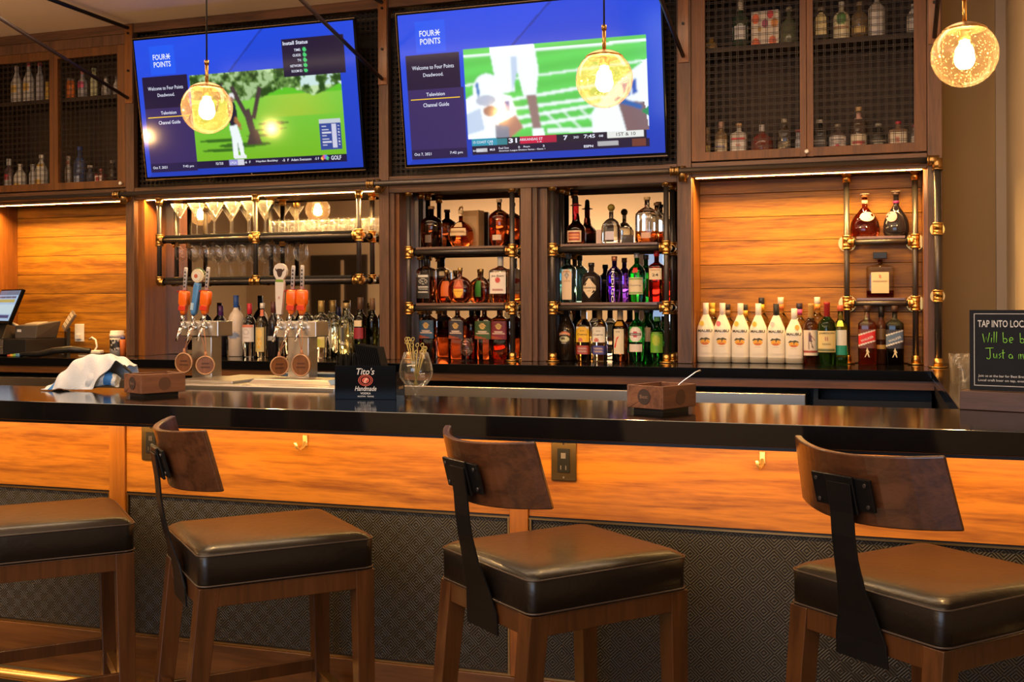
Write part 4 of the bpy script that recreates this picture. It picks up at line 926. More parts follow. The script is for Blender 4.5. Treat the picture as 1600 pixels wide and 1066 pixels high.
# --- white rum row and its neighbours in the right niche
GM = 'frosted white rum bottles in a row'
def malibu(px, bandc, capc, fruit, lb, hpx=93, side=-1):
    px = px + 2 if px == 1101 else px
    body = (.80, .74, .66)
    palm = pcv(41, 61, body, ('ell', .5, .44, .33, .155, (.80, .40, .03)), ('ell', .5, .53, .24, .06, (.62, .16, .02)), ('poly', [(.14, .32), (.26, .24), (.42, .26), (.58, .22), (.80, .28), (.86, .36), (.68, .32), (.56, .34), (.54, .44), (.48, .44), (.48, .33), (.32, .33), (.12, .38)], (.045, .05, .02)),
               ('rect', .30, .66, .70, .675, (.55, .35, .30)), ('rect', .2, .72, .8, .73, (.6, .48, .42)))
    t = bottle('rum_bottle', px, 567, 27, hpx, lb, 'rum', body, .10, (.50, .45, .36), .0125, 3, .82, 'long', capc, 0, labels=[(.16, .50, .80, palm)],
               texts=[('MALIBU', 0, .535, .0135, .80, (.03, .03, .025), .03)], group=GM, opaque=True, Z=1.0705)
    a, h = 14 * mpp(px, 5.535), hpx * mpp(px, 5.535)
    MB().lathe([(.0136, h * .775), (.0136, h * .80)], n=18).build('neck_band', cmat(bandc, .4), t)
    x = side * a * .36; z = h * .655
    MB().add([(x + .0115 * math.cos(q / 6 * PI), -a * .70 - .002 + abs(.0) , z + .0135 * math.sin(q / 6 * PI)) for q in range(12)], [tuple(range(12))]).xf(Matrix.Translation((0, -.0005, 0))).build('fruit_sticker', cmat(fruit, .4), t)
    return t
M['frost'] = None
malibu(1101, (.30, .05, .35), (.80, .74, .68), (.85, .62, .05), 'leftmost white rum bottle, purple neck band and yellow sticker')
malibu(1129, (.70, .03, .06), (.80, .70, .66), (.80, .20, .22), 'second white rum bottle from the left, bright red neck band')
malibu(1157, (.60, .04, .04), (.80, .70, .64), (.85, .62, .05), 'third white rum bottle, red neck band and yellow sticker')
malibu(1185, (.80, .55, .10), (.80, .76, .72), (.85, .60, .05), 'fourth white rum bottle, orange yellow neck band')
malibu(1213, (.75, .70, .66), (.03, .03, .03), (.80, .72, .66), 'white rum bottle with a black cap')
malibu(1241, (.78, .72, .66), (.80, .76, .72), (.82, .50, .05), 'shorter white rum bottle at the right end of the row', 86, 1)
GB = 'bottles standing behind the white rum row'
for px, h_, cc, nc, lb in ((1113, 92, (.75, .50, .08), (.80, .55, .10), 'bottle with golden yellow cap behind the leftmost white rum'),
                          (1137, 90, (.05, .04, .04), (.25, .15, .08), 'black-capped bottle behind the second white rum'),
                          (1164, 90, (.05, .05, .05), (.75, .40, .05), 'black-capped bottle with orange neck behind the third white rum'),
                          (1190, 101, (.03, .03, .04), (.80, .45, .04), 'taller black-capped bottle with yellow neck behind the fourth white rum'),
                          (1220, 102, (.80, .72, .62), (.80, .20, .06), 'white-capped bottle with orange neck behind the black-capped rum'),
                          (1249, 93, (.04, .03, .05), (.60, .08, .30), 'black-capped bottle with magenta neck behind the shorter rum'),
                          (1277, 103, (.80, .74, .66), (.80, .28, .06), 'white-capped orange-necked bottle behind the spiced rum')):
    tt = bottle('liquor_bottle', px, 565, 24, h_, lb, 'std', CLR, .6, (.8, .6, .4), .0125, 2, 1, 'flat', cc, 0, group=GB, Y=5.605, Z=1.0705)
    hh = h_ * mpp(px, 5.61); MB().lathe([(.0140, hh * .80), (.0140, hh * .90)], n=18).build('neck_label', cmat(nc, .4), tt)
GJ = 'whiskeys at the right of the rum row'
bottle('liquor_bottle', 1267, 567, 24, 94, 'spiced rum bottle with white label showing a dark figure', 'std', (.85, .60, .35), .34, (.30, .05, .02), .012, 2, 1, 'foil', (.60, .34, .10), 0,
       labels=[(.14, .56, .88, pcv(19, 24, (.72, .62, .54), ('rect', 0, .80, 1, .9, (.35, .05, .03)), ('ell', .45, .14, .09, .06, (.2, .1, .08)), ('poly', [(.36, .2), (.58, .2), (.62, .45), (.34, .45)], (.12, .06, .10)), ('line', (.42, .44), (.36, .74), .06, (.05, .04, .05), 1, 1), ('line', (.54, .44), (.66, .70), .06, (.05, .04, .05), 1, 1), ('line', (.6, .24), (.8, .4), .04, (.3, .05, .04), 1, 1)))], group=GJ, Z=1.0705)
bottle('liquor_bottle', 1292, 567, 28, 97, 'green Irish whiskey bottle with cream label and red cap', 'std', (.03, .30, .05), 0, None, .0125, 2, 1, 'foil', (.38, .03, .03), 0,
       labels=[(.20, .54, .92, pcv(19, 17, (.70, .58, .28), ('rect', 0, .85, 1, 1, (.12, .14, .06)), ('rect', .42, .28, .48, .5, (.4, .08, .05)), ('rect', .52, .28, .58, .5, (.4, .08, .05)), ('rect', .25, .62, .75, .65, (.3, .25, .1))))], texts=[('JAMESON', 0, .50, .011, .80, (.05, .05, .03), .015)], group=GJ, Z=1.0705, Y=5.50)
bottle('liquor_bottle', 1313, 567, 22, 92, 'bottle with white label and teal band behind the left frame pipe', 'std', (.45, .85, .45), .12, (.05, .30, .10), .0125, 2, 1, 'flat', (.60, .12, .06), 0,
       labels=[(.32, .58, .85, WHT), (.16, .32, .88, (.02, .32, .24)), (.64, .74, .5, (.80, .75, .10))], group=GJ, Z=1.0705, Y=5.535)
def jw(px, col, lb, Y=5.535, gl=(.40, .07, .02), w=27):
    bottle('liquor_bottle', px, 568, w, 92, lb, 'square', gl, 0, None, .0125, 5, 1, 'flat', (.06, .03, .02),
           labels=[(.28, .60, .94, pcv(21, 26, gl if gl[0] < .1 else (.14, .03, .012), ('poly', [(0, .28), (1, 0), (1, .62), (0, .90)], WHT), ('poly', [(0, .34), (1, .06), (1, .55), (0, .83)], col)))],
           texts=[('WALKER', 0, .44, .011, .72, WHT, .01, 0, R(22)), ], group='square whiskies inside the small pipe frame', Z=1.0705, Y=Y,
           extra=lambda t, a, h, sf: MB().add([(p_ * a, sf(.0012)(p_ * a, q_ * h), q_ * h) for p_, q_ in ((-.28, .13), (-.18, .13), (0, .19), (.16, .13), (.27, .13), (.10, .22), (.22, .20), (.24, .215), (.08, .26), (.06, .285), (-.02, .29), (-.05, .265), (-.14, .235), (-.10, .225), (-.06, .235), (-.08, .20))], [tuple(range(16))]).build('walking_figure_emblem', cmat((.75, .62, .35), .4), t))
jw(1355, (.65, .02, .02), 'square whisky bottle with slanted red label inside the pipe frame')
jw(1398, (.10, .16, .26), 'dark square whisky bottle with slanted blue grey label inside the pipe frame', gl=(.03, .025, .035))
bottle('liquor_bottle', 1377, 566, 17, 92, 'slim dark bottle with gold band between the two slanted-label whiskies', 'std', (.05, .015, .008), 0, None, .012, 2, 1, 'long', BLK, labels=[(.42, .60, .8, (.16, .09, .03)), (.26, .33, .9, (.60, .36, .08))], group='square whiskies inside the small pipe frame', Z=1.0705, Y=5.58, opaque=True)
# --- on the small frame
def oval(t, x0, z0, rx, rz_, sf, col, name='oval_label'):
    pts = [(x0, z0)]; fs = []
    for k_, s in enumerate((.5, 1)):
        for i in range(20): pts.append((x0 + rx * s * math.cos(i * PI / 10), z0 + rz_ * s * math.sin(i * PI / 10)))
    for i in range(20): j = (i + 1) % 20; fs += [(0, 1 + i, 1 + j), (1 + i, 21 + i, 21 + j, 1 + j)]
    return MB().add([(x, sf(.0012)(x, z), z) for x, z in pts], fs).build(name, cmat(col, .4), t)
ZF0, ZF1 = 1.6855, 1.3895
bottle('liquor_bottle', 1351, 363, 44, 66, 'teardrop cognac bottle with pale oval label and broad wooden cap', 'drop', (.50, .07, .02), 0, None, .0125, 2, .6, 'cork', (.32, .14, .05), labels=[], group='cognacs on the small pipe frame', Z=ZF0, Y=5.61, rz=R(0),
       extra=lambda t, a, h, sf: [MB().lathe([(.022, h * 1.0), (.022, h * 1.02)], n=20).build('cap_disc', M['cream'], t), MB().lathe([(.0145, h * .78), (.0145, h * .86)], n=18).build('neck_label', M['cream'], t),
                                  oval(t, a * .16, h * .47, a * .48, h * .115, sf, (.78, .62, .42))])
bottle('liquor_bottle', 1400, 363, 38, 69, 'dark teardrop cognac bottle with pink oval label, right of the amber one', 'drop', (.012, .010, .014), 0, None, .0125, 2, .6, 'cork', (.10, .06, .05), opaque=True, group='cognacs on the small pipe frame', Z=ZF0, Y=5.61,
       extra=lambda t, a, h, sf: [MB().lathe([(.022, h * 1.0), (.022, h * 1.02)], n=20).build('cap_disc', M['cream'], t), MB().lathe([(.0145, h * .74), (.0145, h * .80)], n=18).build('neck_label', cmat((.25, .03, .18), .4), t),
                                  oval(t, -a * .35, h * .44, a * .42, h * .12, sf, (.62, .22, .25))])
bottle('liquor_bottle', 1375, 459, 40, 71, 'square amaretto bottle with blocky black cap on the small pipe frame', 'disaronno', (.95, .90, .88), .16, (.35, .05, .02), .011, 7, .6, 'flat', (.5, .35, .15), labels=[(.10, .56, .64, pcv(11, 13, (.66, .50, .30), ('ell', .5, .2, .07, .06, (.4, .1, .05))))],
       texts=[('DISARONNO', 0, .36, .008, .52, (.12, .06, .03), .01)], Z=ZF1, Y=5.61,
       extra=lambda t, a, h, sf: MB().box(-.032, .032, -.016, .016, h * .86, h * 1.0).build('block_cap', M['blackplastic'], t, .002))

# ================================================================== GLASSWARE
def lathe_glass(name, prof, label, cat='glass', group=None, loc=(0, 0, 0), m='thin', n=28, wall=.0012, stem_to=None):
    t = MB().lathe(prof, n=n, caps=False).build(name, M[m]); t.location = loc
    return tag(t, label, cat, group)
SB = .0275
ZT, ZM = 1.745 + SB, 1.500 + SB
mart = [(.036, 0), (.036, .002), (.006, .006), (.0035, .012), (.0035, .10), (.008, .108), (.053, .183), (.0515, .183), (.004, .1075)]
wine = [(.034, 0), (.034, .002), (.006, .006), (.0035, .012), (.0035, .085), (.008, .09), (.028, .108), (.036, .13), (.037, .155), (.030, .205), (.029, .205), (.0355, .155), (.0345, .13), (.026, .11), (.0035, .093)]
short = [(.028, .076), (.028, .074), (.026, .066), (.029, .010), (.031, .0), (.0295, 0), (.0275, .012), (.0245, .064), (.001, .064)]
def row(first, pts, group, labs):
    for i, (x, y, z) in enumerate(pts):
        o = first if i == 0 else first.copy()
        if i: COL.objects.link(o)
        o.location = (x, y, z); o['group'] = group
        o['label'] = labs(i)
g = lathe_glass('martini_glass', mart, 'x', 'martini glass', m='litglass')
xs = [onY(px, 366, 5.47)[0] for px in (280, 307, 335, 363, 390, 412)]
FRONTM = ['leftmost martini glass on the top glass shelf, front row', 'martini glass, second from the left end of the front row on top shelf', 'martini glass in the middle left of the front row, before the glowing pendant reflection', 'martini glass, fourth along the front row on the top shelf', 'martini glass just left of the middle brass pipe upright', 'martini glass just right of the middle brass pipe upright']
BACKM = 'martini glass in the back row against the mirror on the top glass shelf'
pts = [(x, 5.475, ZT) for x in xs] + [(x + .055, 5.565, ZT) for x in xs[:5]]
row(g, pts, 'martini glasses on the top glass shelf', lambda i: FRONTM[i] if i < 6 else BACKM)
for o in [q for q in bpy.data.objects if q.name.startswith('martini_glass')]:
    if o['label'] == BACKM: o['group'] = 'back row of martini glasses'
g = lathe_glass('wine_glass', wine, 'x', 'wine glass')
xf = [onY(283 + 19.5 * i, 434, 5.46)[0] for i in range(8)]
pts = [(x, 5.46, ZM) for x in xf] + [(x + .035, 5.545, ZM) for x in xf[:8]]
row(g, pts, 'x', lambda i: 'x')
ws = [q for q in bpy.data.objects if q.name.startswith('wine_glass')]
for i, o in enumerate(sorted(ws, key=lambda q: (round(q.location.y, 2), q.location.x))):
    fr = i < 8
    if i == 0: o['label'] = 'leftmost wine glass on the lower glass shelf, above the orange tap handle'; o['group'] = 'front row wine glasses'
    elif i == 7: o['label'] = 'rightmost wine glass on the lower glass shelf, beside the white bison tap'; o['group'] = 'front row wine glasses'
    else:
        o['label'] = 'stemmed wine glass inside the front row on the lower glass shelf' if fr else 'stemmed wine glass in the back row on the lower glass shelf'
        o['group'] = 'front row wine glasses' if fr else 'back row wine glasses'
g = lathe_glass('short_tumbler', short, 'x', 'tumbler', m='litglass')
pts = []
for r_, y in enumerate((5.47, 5.535, 5.60)):
    for i in range(11): pts.append((-3.262 + i * .0625, y, ZT))
row(g, pts, 'upturned tumblers on the top glass shelf', lambda i: 'short clear tumbler upturned in the tight rows right of the martini glasses')

# ================================================================== DRAFT STATION AND TAPS
t = thing('draft_station', 'stainless steel drain station behind the bar under the beer taps', 'draft station', (-2.15, 3.68, 0))
MB().box(-.36, .34, -.255, .27, .84, 1.052).build('body', M['steel'], t, .004)
MB().box(-.37, .35, -.265, .28, 1.053, 1.08).build('top_rim', M['steel'], t, .004)
MB().hexa([(-.05, -.18, 1.0805), (.29, -.18, 1.0805), (.32, .0, 1.0805), (-.09, .0, 1.0805)], [(-.03, -.165, 1.097), (.27, -.165, 1.097), (.29, -.02, 1.097), (-.06, -.02, 1.097)]).build('raised_tray', M['steel'], t, .002)
MB().box(-.36, -.10, -.20, .05, 1.0805, 1.09).build('drip_tray', M['steel'], t, .002)
MB().box(-.09, .30, .12, .22, 1.0805, 1.10).build('bar_mat', cmat((.05, .09, .16), .5), t, .002)
def tower(x, y, lab, handles, paddles):
    t = thing('tap_tower', lab, 'beer tower', (x, y, 1.0805))
    MB().box(-.045, .045, -.03, .04, .0, .165).build('column', M['steel'], t, .003)
    MB().box(-.085, .085, -.045, .055, .166, .225).build('header_box', M['steel'], t, .003)
    for i, (hx, build) in enumerate(handles):
        f = MB().cyl((hx, -.046, .20), (hx, -.075, .20), .0085).cyl((hx, -.062, .20), (hx, -.062, .222), .007).build('faucet', M['chrome'], t)
        MB().cyl((hx, -.074, .198), (hx - .006, -.092, .150), .0062, .0045).build('spout', M['chrome'], f)
        MB().cyl((hx, -.062, .222), (hx + .002, -.060, .250), .0065, .008).build('ferrule', M['chrome'], f)
    return t
def handle_orange(tower_, x, y, z, lab, lean):
    t = MB().rings([rrect(a, b, min(a, b) * .5, zz, 3) for a, b, zz in ((.009, .008, 0), (.013, .010, .012), (.015, .012, .035), (.0205, .014, .042), (.0205, .014, .084), (.016, .012, .092))]).build('tap_handle', M['orange'], tower_)
    t.location = (x, y, z); t.rotation_euler = (0, lean, 0); t['label'] = lab
    MB().box(-.0155, .0155, -.0145, -.0118, .016, .034).build('lower_panel', M['redorange'], t, .001)
    MB().hexa([(-.034, -.006, .084), (.010, -.006, .084), (.010, .006, .084), (-.034, .006, .084)], [(-.030, -.006, .092), (.010, -.006, .096), (.010, .006, .096), (-.030, .006, .092)]).build('winglet', cmat((.30, .02, .01), .4), t, .001)
    rod = t; MB().rings([rrect(a, .004, .003, zz, 3) for a, zz in ((.0075, .093), (.0075, .178), (.0055, .184))]).build('clear_rod', cmat((.62, .58, .55), .15), t)
    lm = MB()
    for q in range(5): lm.box(-.003, .003, -.0052, -.0042, .105 + q * .014, .112 + q * .014)
    lm.build('rod_marks', cmat((.03, .02, .02), .5), rod)
    return t
def handle_blue(tower_, x, y, z, lab, lean):
    t = MB().rings([rrect(a, .011, .006, zz, 3) for a, zz in ((.008, 0), (.012, .012), (.014, .115), (.010, .125))]).build('tap_handle', M['blue'], tower_)
    t.location = (x, y, z); t.rotation_euler = (0, lean, 0); t['label'] = lab
    MB().box(-.011, .002, -.0125, -.011, .018, .045).build('label', cmat((.45, .65, .8), .3), t)
    MB().cyl((0, -.012, .152), (0, .012, .152), .026, n=26).build('badge', cmat((.75, .66, .45), .35), t)
    b = t
    MB().cyl((0, -.0125, .150), (0, -.0135, .150), .018, n=22).build('badge_face', cmat((.78, .74, .62), .35), b)
    MB().cyl((-.004, -.0137, .150), (-.004, -.0145, .150), .008, n=14).build('badge_mark', cmat((.55, .12, .06), .4), b)
    k = MB()
    for i in range(9):
        a = R(20 + i * 17); k.cyl((.024 * math.cos(a), 0, .152 + .024 * math.sin(a)), (.032 * math.cos(a + .15), 0, .152 + .032 * math.sin(a + .15)), .0045, .001, n=6)
    k.build('badge_frill', cmat((.06, .14, .07), .4), b)
    return t
def handle_bison(tower_, x, y, z, lab):
    out = [(-.011, 0), (.011, 0), (.016, .06), (.019, .12), (.015, .133), (.026, .148), (.029, .166), (.022, .184), (.008, .192), (-.008, .192), (-.022, .184), (-.029, .166), (-.026, .148), (-.015, .133), (-.019, .12), (-.016, .06)]
    n = len(out); MB().add([(a, -.007, c) for a, c in out] + [(a, .007, c) for a, c in out], [tuple(range(n)), tuple(range(2 * n - 1, n - 1, -1))] + [(i, i + n, (i + 1) % n + n, (i + 1) % n) for i in range(n)]).build('tap_handle', cmat((.78, .70, .60), .35), tower_, .0015)
    b = t = tower_.children[-1]; t.location = (x, y, z); t.rotation_euler = (0, R(2), 0); t['label'] = lab
    hd = [(-.005, .141), (.005, .141), (.010, .150), (.012, .160), (.020, .168), (.018, .175), (.014, .168), (.008, .172), (-.008, .172), (-.014, .168), (-.018, .175), (-.020, .168), (-.012, .160), (-.010, .150)]
    MB().poly(hd, -.0076).build('bison_head_mark', cmat((.05, .02, .01), .5), b)
    MB().poly([(-.017, .122), (.017, .122), (.015, .132), (-.015, .132)], -.0076).build('green_band', cmat((.20, .35, .03), .4), b)
    MB().poly([(-.004, .058), (.004, .058), (.004, .068), (-.004, .068)], -.0076).build('red_mark', cmat((.65, .35, .3), .4), b)
    return t
def paddle(x, y, z, r, lab, turn=0):
    t = thing('wooden_paddle', lab, 'wooden tag', (x, y, z), turn)
    MB().cyl((0, -.005, 0), (0, .005, 0), r, n=34).build('disc', M['paddle'], t, .001)
    d = t.children[-1]
    k = 34; ring = [(r * .99 * math.cos(2 * PI * i / k), -.0052, r * .99 * math.sin(2 * PI * i / k)) for i in range(k + 2)]
    MB().tube(ring, .003, 6).build('rim', cmat((.55, .30, .15), .5), d)
    MB().box(-r * .42, r * .42, -.0060, -.0051, .004, .010).box(-r * .5, r * .5, -.0060, -.0051, -.010, -.004).build('engraving', cmat((.10, .035, .015), .6), d)
    MB().tube([(0, 0, r - .004), (0, 0, r + .018)], [.008, .004]).build('loop_tab', cmat((.45, .20, .10), .5), t)
    return t
TY = 3.705
for (px, lab) in ((309, 'steel tap tower with orange and blue handles, left of the pair'), (460, 'steel tap tower with the white bison handle, right of the pair')):
    x = onY(px, 515, TY - .045)[0] + .006
    hs = (-.065, -.018, .03)
    tw_ = tower(x, TY, lab, [(h, None) for h in hs], None)
    x0_ = 0; zt = .2505; yt = -.060
    if px == 309:
        handle_orange(tw_, x0_ + hs[0] + .004, yt, zt, 'orange tap handle with clear rod, leftmost of all', R(4))
        handle_blue(tw_, x0_ + hs[1] + .004, yt, zt, 'blue tap handle with round cream badge on top', R(9))
        handle_orange(tw_, x0_ + hs[2] + .004, yt, zt, 'orange tap handle with clear rod, right of the blue one', R(6))
        ps = ((288, 567, .0375, 0, 'round wooden paddle hanging from the leftmost tap'), (321, 571, .0345, R(24), 'round wooden paddle hanging under the third tap of the left tower'))
    else:
        handle_bison(tw_, x0_ + hs[0] + .004, yt, zt, 'tall white tap handle with a dark bison head')
        handle_orange(tw_, x0_ + hs[1] + .008, yt, zt, 'orange tap handle beside the white bison one', R(3))
        handle_orange(tw_, x0_ + hs[2] + .004, yt, zt, 'orange tap handle at the right end of the right tower', R(1))
        ps = ((436, 572, .0345, R(48), 'oval looking wooden paddle turned edgewise under the bison tap'), (471, 571, .0400, R(-6), 'biggest round wooden paddle hanging from the right tower'))
    for ppx, ppy, r_, tn, lb in ps:
        X, Z = onY(ppx, ppy, TY - .085); pd = paddle(X, TY - .085, Z, r_, lb, tn)
        top = 1.0805 + .197 - Z
        hx = min(hs, key=lambda q: abs(x + q - X - .008)) + x - X
        M_ = Matrix.Rotation(-tn, 4, 'Z')
        pts2 = [M_ @ Vector(p) for p in ((0, 0, r_ + .014), (hx * .5 - .004, .008, (r_ + top) / 2), (hx - .009, .012, top), (hx, .013, top + .009), (hx + .009, .012, top), (hx * .5 + .008, .008, (r_ + top) / 2), (0, 0, r_ + .014))]
        MB().tube(pts2, .0013, 6).build('cord', M['copper'], pd)

# bottles standing on the counter behind the taps
GT = 'bottles standing behind the beer taps'
kw = dict(group=GT, Z=1.0705)
bottle('wine_bottle', 345, 556, 20, 78, 'dark bottle with purple capsule left of the blue-capped vodka', 'wine', (.015, .012, .018), 0, None, .0135, 2, 1, 'long', (.08, .02, .12), opaque=True, Y=5.56, **kw)
bottle('wine_bottle', 322, 556, 22, 82, 'dark bottle with purple capsule directly behind the left tap tower', 'wine', (.015, .012, .018), 0, None, .0135, 2, 1, 'long', (.06, .02, .10), opaque=True, Y=5.58, **kw)
bottle('vodka_bottle', 369, 555, 24, 95, 'tall frosted vodka bottle with long blue cap and blue waves', 'std', (.62, .52, .44), 0, None, .0135, 2, 1, 'long', (.03, .10, .40), opaque=True, Y=5.52,
       labels=[(.28, .42, .92, pcv(15, 7, (.50, .42, .36), ('poly', [(0, .2), (.4, .5), (.7, .1), (1, .5), (1, .8), (.5, .9), (0, .7)], (.16, .20, .32)))), (.76, .86, .9, (.68, .60, .52))], **kw)
bottle('vodka_bottle', 390, 557, 22, 83, 'clear vodka bottle with red cap and white crest label', 'std', CLR, 0, None, .0125, 2, 1, 'long', (.50, .02, .04), Y=5.50,
       labels=[(.28, .60, .92, pcv(15, 17, (.70, .66, .66), ('rect', 0, 0, 1, .13, (.60, .18, .12)), ('ell', .5, .42, .25, .2, (.5, .45, .48)), ('ell', .5, .42, .16, .12, (.7, .66, .66)), ('rect', .25, .72, .75, .78, (.5, .45, .48))))], **kw)
bottle('liquor_bottle', 410, 558, 21, 84, 'clear bottle with golden pineapple motif and red neck label', 'std', (.96, .92, .70), 0, None, .012, 2, 1, 'flat', (.7, .65, .6), .3, Y=5.49,
       labels=[(.10, .55, .70, pcv(15, 21, (.55, .45, .20), ('ell', .5, .25, .35, .18, (.75, .50, .15)), ('ell', .5, .65, .3, .25, (.70, .42, .08)), ('line', (.3, .5), (.7, .8), .05, (.8, .7, .4), 1, 1), ('line', (.7, .5), (.3, .8), .05, (.8, .7, .4), 1, 1))), (.76, .88, .9, (.65, .18, .10))], **kw)
bottle('liquor_bottle', 427, 560, 17, 86, 'dark bottle with white script label between the two tap towers', 'std', (.015, .012, .015), 0, None, .0125, 2, 1, 'long', (.10, .03, .03), opaque=True, labels=[(.30, .38, .8, pcv(9, 3, (.35, .35, .36)))], Y=5.50, **kw)
for px, w_, lb in ((478, 23, 'clear bottle with flat golden cap behind the right tap tower'), (502, 25, 'clear tequila bottle with golden cap and yellow lime label'), (520, 20, 'clear bottle with golden cap and slim white label')):
    bottle('liquor_bottle', px, 558, w_, 89, lb, 'square', (.97, .97, .86), 0, None, .0155, 3, .8, 'long', (.36, .24, .08), .3, Y=5.50 if px != 520 else 5.56,
           labels=([(.18, .44, .80, pcv(11, 9, (.55, .48, .12), ('ell', .35, .6, .3, .35, (.42, .45, .06)), ('rect', .5, .2, 1, .5, (.70, .60, .30))))] if px == 502 else [(.16, .52, .24, (.60, .58, .50))]), **kw)
bottle('liquor_bottle', 541, 559, 26, 86, 'tall pale green-tinted bottle with narrow black and white vertical label', 'std', (.94, .97, .85), .55, (.88, .86, .50), .0155, 2, 1, 'flat', (.40, .28, .12), .5, Y=5.50, labels=[(.22, .56, .24, pcv(5, 19, (.05, .05, .05), ('rect', 0, 0, .2, 1, (.7, .68, .6)), ('rect', .8, 0, 1, 1, (.7, .68, .6)), ('ell', .5, .85, .3, .08, (.6, .6, .6))))], **kw)
bottle('liquor_bottle', 528, 556, 18, 78, 'navy-capped clear bottle tucked behind the tall green-tinted one', 'std', (.92, .95, .85), 0, None, .016, 2, 1, 'long', (.02, .02, .07), Y=5.60, **kw)
bottle('wine_bottle', 563, 560, 21, 95, 'red wine bottle with cream and deep red labels at the bay end', 'wine', (.035, .045, .012), 0, None, .0135, 2, 1, 'long', (.10, .05, .03), Y=5.50, labels=[(.32, .50, .96, pcv(9, 9, (.28, .02, .04), ('rect', .1, .4, .9, .5, (.45, .12, .12)))), (.52, .62, .6, CREAM)], **kw)
bottle('wine_bottle', 582, 559, 20, 93, 'unlabelled dark wine bottle at the bay end beside the post', 'wine', (.03, .035, .012), 0, None, .0135, 2, 1, 'long', (.22, .12, .06), Y=5.56, **kw)

# small snifter on the back counter
snif = [(.030, 0), (.030, .002), (.006, .005), (.005, .020), (.012, .026), (.030, .044), (.036, .066), (.034, .088), (.026, .118), (.0248, .118), (.0328, .088), (.0346, .066), (.0286, .046), (.004, .028)]
lathe_glass('snifter_glass', snif, 'small empty snifter standing before the black-labelled whiskey', 'snifter', None, (onY(729, 564, 5.37)[0], 5.37, 1.0705))

# ================================================================== ON THE FRONT BAR
def bar_pt(px, py):
    x = px - 800; y = py - 533
    k = (math.cos(RHO) * x - math.sin(RHO) * y) / F; v = -((math.sin(RHO) * x + math.cos(RHO) * y) - (H0 - 533)) / F
    D = (1.07 - CH) / v; return D * (k * CT - ST), D * (k * ST + CT)
def walnut_caddy(px, py, ang, lab, tool):
    x, y = bar_pt(px, py); a, b, h = .155, .122, .062
    t = thing('walnut_caddy', lab, 'caddy', (x, y, 1.0703), R(ang))
    # local origin = near corner; local x runs along the right face, y along the left face
    w_ = .008
    bb = MB().box(0, a, 0, w_, .012, .012 + h).box(0, a, b - w_, b, .012, .012 + h).box(0, w_, w_, b - w_, .012, .012 + h).box(a - w_, a, w_, b - w_, .012, .012 + h).box(w_, a - w_, w_, b - w_, .012, .018)
    bb.build('box', M['caddy'], t, .0015)
    bx = t.children[-1]
    MB().box(a * .45, a * .45 + .005, w_, b - w_, .018, .066).build('divider', M['caddy'], t)
    MB().box(.015, a - .02, .012, b - .012, 0, .0118).build('foot_block', M['black'], t)
    MB().cyl((-.0002, b * .52, .044), (-.0012, b * .52, .044), .021, n=30).build('round_badge', cmat((.05, .03, .025), .6), bx)
    bd = bx.children[-1]
    tx = lettering([('Best', 0, 0, .010, .026, .01)], lambda p, q: 0, cmat((.25, .14, .09), .5), bd)
    for v in tx.data.vertices: v.co = (-.0016, b * .52 - v.co.x, .044 + v.co.z)
    MB().cyl((a * .52, -.0002, .042), (a * .52, -.0012, .042), .021, n=30).build('round_badge', cmat((.10, .045, .025), .6), bx)
    if tool == 'spoon':
        q = thing('bar_spoon', 'thin steel spoon sticking out of the right walnut caddy', 'spoon', (x, y, 1.0703), R(ang))
        MB().tube([(a * .5, b * .5, .03), (a * .72, b * .12, .082), (a * .86, -b * .12, .108), (a * .92, -b * .20, .112)], [.002, .0018, .0022, .0035]).build('handle', M['chrome'], q)
    else:
        q = thing('bottle_opener', 'dark metal opener leaning over the left walnut caddy rim', 'opener', (x, y, 1.0703), R(ang))
        MB().tube([(a * .12, b * .55, .05), (a * .04, b * .75, .080), (-a * .02, b * .95, .098)], [.003, .0035, .0055]).build('blade', M['blackiron'], q)
    return t
walnut_caddy(221, 622, 64, 'small walnut box caddy beside the striped towel', 'opener')
walnut_caddy(1036, 648, 65, 'small walnut box caddy with round badge and spoon, right one', 'spoon')

# black napkin and straw caddy
x, y = bar_pt(523, 624); ang = 10
t = thing('straw_caddy', 'glossy black caddy with white script and red round emblem', 'caddy', (x, y, 1.0703), R(ang))
W_, D_, H_ = .198, .11, .106
b = MB().box(0, W_, 0, .003, 0, H_).box(0, W_, D_ - .003, D_, 0, H_).box(0, .003, .003, D_ - .003, 0, H_).box(W_ - .003, W_, .003, D_ - .003, 0, H_ * .8).box(.003, W_ - .003, .003, D_ - .003, 0, .004)
b.box(.085, .088, .003, D_ - .003, .004, H_ * .9).build('case', M['blackgloss'], t, .0008)
cs = t.children[-1]; fy = lambda p, q: -.0004
lettering([("Tito's", .100, .088, .021, .058, .008, .25)], fy, M['white'], cs)
k = 36
for nm, ro, ri, col in (('emblem_ring', .0235, .0215, (.75, .12, .05)), ('emblem_ring', .0185, .0165, (.75, .12, .05)), ('emblem_disc', .0120, .0, (.65, .09, .04))):
    if ri: MB().add([(.100 + r_ * math.cos(2 * PI * i / k), -.0006, .060 + .76 * r_ * math.sin(2 * PI * i / k)) for r_ in (ro, ri) for i in range(k)], [(i, (i + 1) % k, k + (i + 1) % k, k + i) for i in range(k)]).build(nm, cmat(col, .4), cs)
    else: MB().poly([(.100 + ro * math.cos(2 * PI * i / k), .060 + .76 * ro * math.sin(2 * PI * i / k)) for i in range(k)], -.0006).build(nm, cmat(col, .4), cs)
MB().poly([(.094, .053), (.103, .051), (.1, .058), (.108, .062), (.104, .068), (.098, .064)], -.0009).build('emblem_mark', cmat((.85, .45, .3), .4), cs)
lettering([('Handmade', .100, .034, .015, .070, .01, .3)], fy, M['white'], cs)
lettering([('VODKA', .100, .019, .0065, .034, .015)], fy, M['white'], cs)
